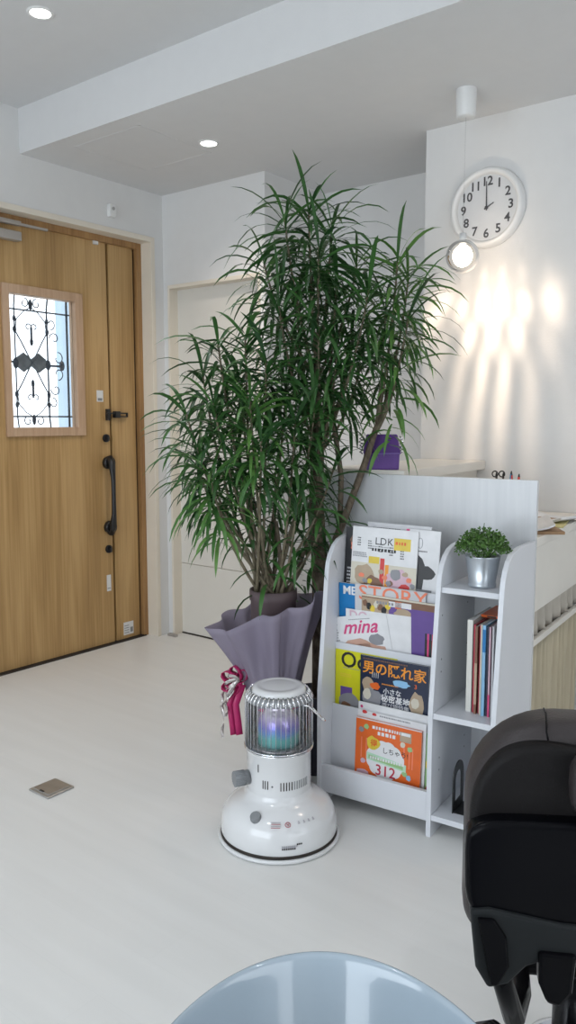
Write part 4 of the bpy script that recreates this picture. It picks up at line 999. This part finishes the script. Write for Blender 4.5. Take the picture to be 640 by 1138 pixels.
b = MB(); sh = [(-.252, .60), (-.255, .70), (-.250, .722), (-.232, .735), (-.20, .741), (0, .745), (.20, .741), (.232, .735), (.250, .722), (.255, .70), (.252, .60), (.21, .585), (0, .56), (-.21, .585)]
b.prism(smooth(sh), -.092, -.05, 'shell', 'y'); o = b.build('rear_shell', ch, bevel=.010, seg=4)
for p in o.data.polygons: p.use_smooth = True
b = MB(); b.prism([(-.246, .607), (-.22, .612), (-.12, .598), (.12, .598), (.22, .612), (.246, .607), (.240, .535), (.225, .50), (.19, .515), (.13, .545), (-.13, .545), (-.165, .53), (-.19, .500), (-.218, .490), (-.236, .52)], -.099, -.07, 'bracket', 'y'); o = b.build('lower_bracket', ch, bevel=.006, seg=3)
b = MB(); b.prism([(-.236, .600), (-.212, .600), (-.195, .575), (-.190, .53), (-.205, .50), (-.215, .50)], -.106, -.097, 'shell', 'y'); b.build('hinge_cover', ch, bevel=.003)
for sx in (-1, 1):
    b = MB(); b.tube([(sx*.205, -.085, .56), (sx*.195, -.08, .49), (sx*.175, -.06, .42), (sx*.15, .06, .375), (sx*.14, .2, .375)], [.014, .015, .016, .018, .018], 'shell', 12); b.build('back_arm', ch)
    b = MB(); b.prism([(sx*.125-.026, .558), (sx*.125+.026, .558), (sx*.125+.022, .50), (sx*.125+.006, .478), (sx*.125-.012, .482), (sx*.125-.024, .51)], -.106, -.08, 'shell', 'y'); b.build('hinge_knob', ch, bevel=.005)
b = sqz(.18, .055, .22, (.35, .5), zc=.41, yc=.34); b.build('seat', ch)
b = MB(); b.box(-.18, .18, .12, .50, .36, .385, 'shell'); b.build('seat_plate', ch, bevel=.008)
b = MB(); b.cyl((0, .40, .02), (0, .40, .37), .035, 'shell', 32); b.build('column', ch)
b = MB(); b.lathe([(.001, .03), (.055, .03), (.085, .014), (.09, .006), (.09, 0)], 'chrome', 56, Matrix.Translation((0, .40, 0))); b.build('base_plate', ch)
b = sqz(.115, .05, .03, (.5, .5), zc=.80, yc=-.085, b=MB()); tag(b.build('head_cushion', ch), 'brown leather head cushion')

# ------------------------------------------------------------------ shampoo basin in the foreground
M['ceramic'] = mat('pale_blue_ceramic', (.36, .43, .49), .12, var=.01, coat=.6)
fh = Vector((-math.sin(HEAD), math.cos(HEAD), 0))
bs = empty('shampoo_basin', (rgt*.039+fh*.574)[:], HEAD, 'pale blue white ceramic shampoo basin at the bottom edge', 'basin')
b = MB(); n = 72; prof_ = [(.42, -.20), (.62, -.19), (.80, -.13), (.90, -.06), (.945, -.022), (.96, -.006), (.975, .0), (.99, -.004), (1.0, -.016), (1.0, -.03), (.975, -.05), (.93, -.10), (.82, -.18), (.62, -.24), (.42, -.26)]
vs = []; fs = []
for (q, z_) in prof_:
    for i in range(n):
        t = 2*PI*i/n; vs.append((.224*q*math.cos(t), .356*q*math.sin(t), .652+z_))
for j in range(len(prof_)-1):
    for i in range(n): fs.append((j*n+i, j*n+(i+1) % n, (j+1)*n+(i+1) % n, (j+1)*n+i))
fs.append(tuple(range(n))); fs.append(tuple((len(prof_)-1)*n+i for i in range(n-1, -1, -1)))
b.add(vs, fs, 'ceramic', True); b.build('bowl', bs, subsurf=1)
b = MB(); b.cyl((0, 0, .452), (0, 0, .458), .022, 'chrome', 24); b.build('drain', bs)
b = MB(); b.lathe([(.20, 0), (.19, .02), (.13, .06), (.12, .20), (.15, .40)], 'ceramic', 48); b.build('pedestal', bs)
b = MB(); b.tube([(.168, .235, .640), (.180, .218, .652), (.192, .19, .656), (.205, .16, .652), (.216, .12, .635)], [.006, .010, .011, .010, .008], 'shell', 12); tag(b.build('neck_rest', bs), 'black rubber neck rest')
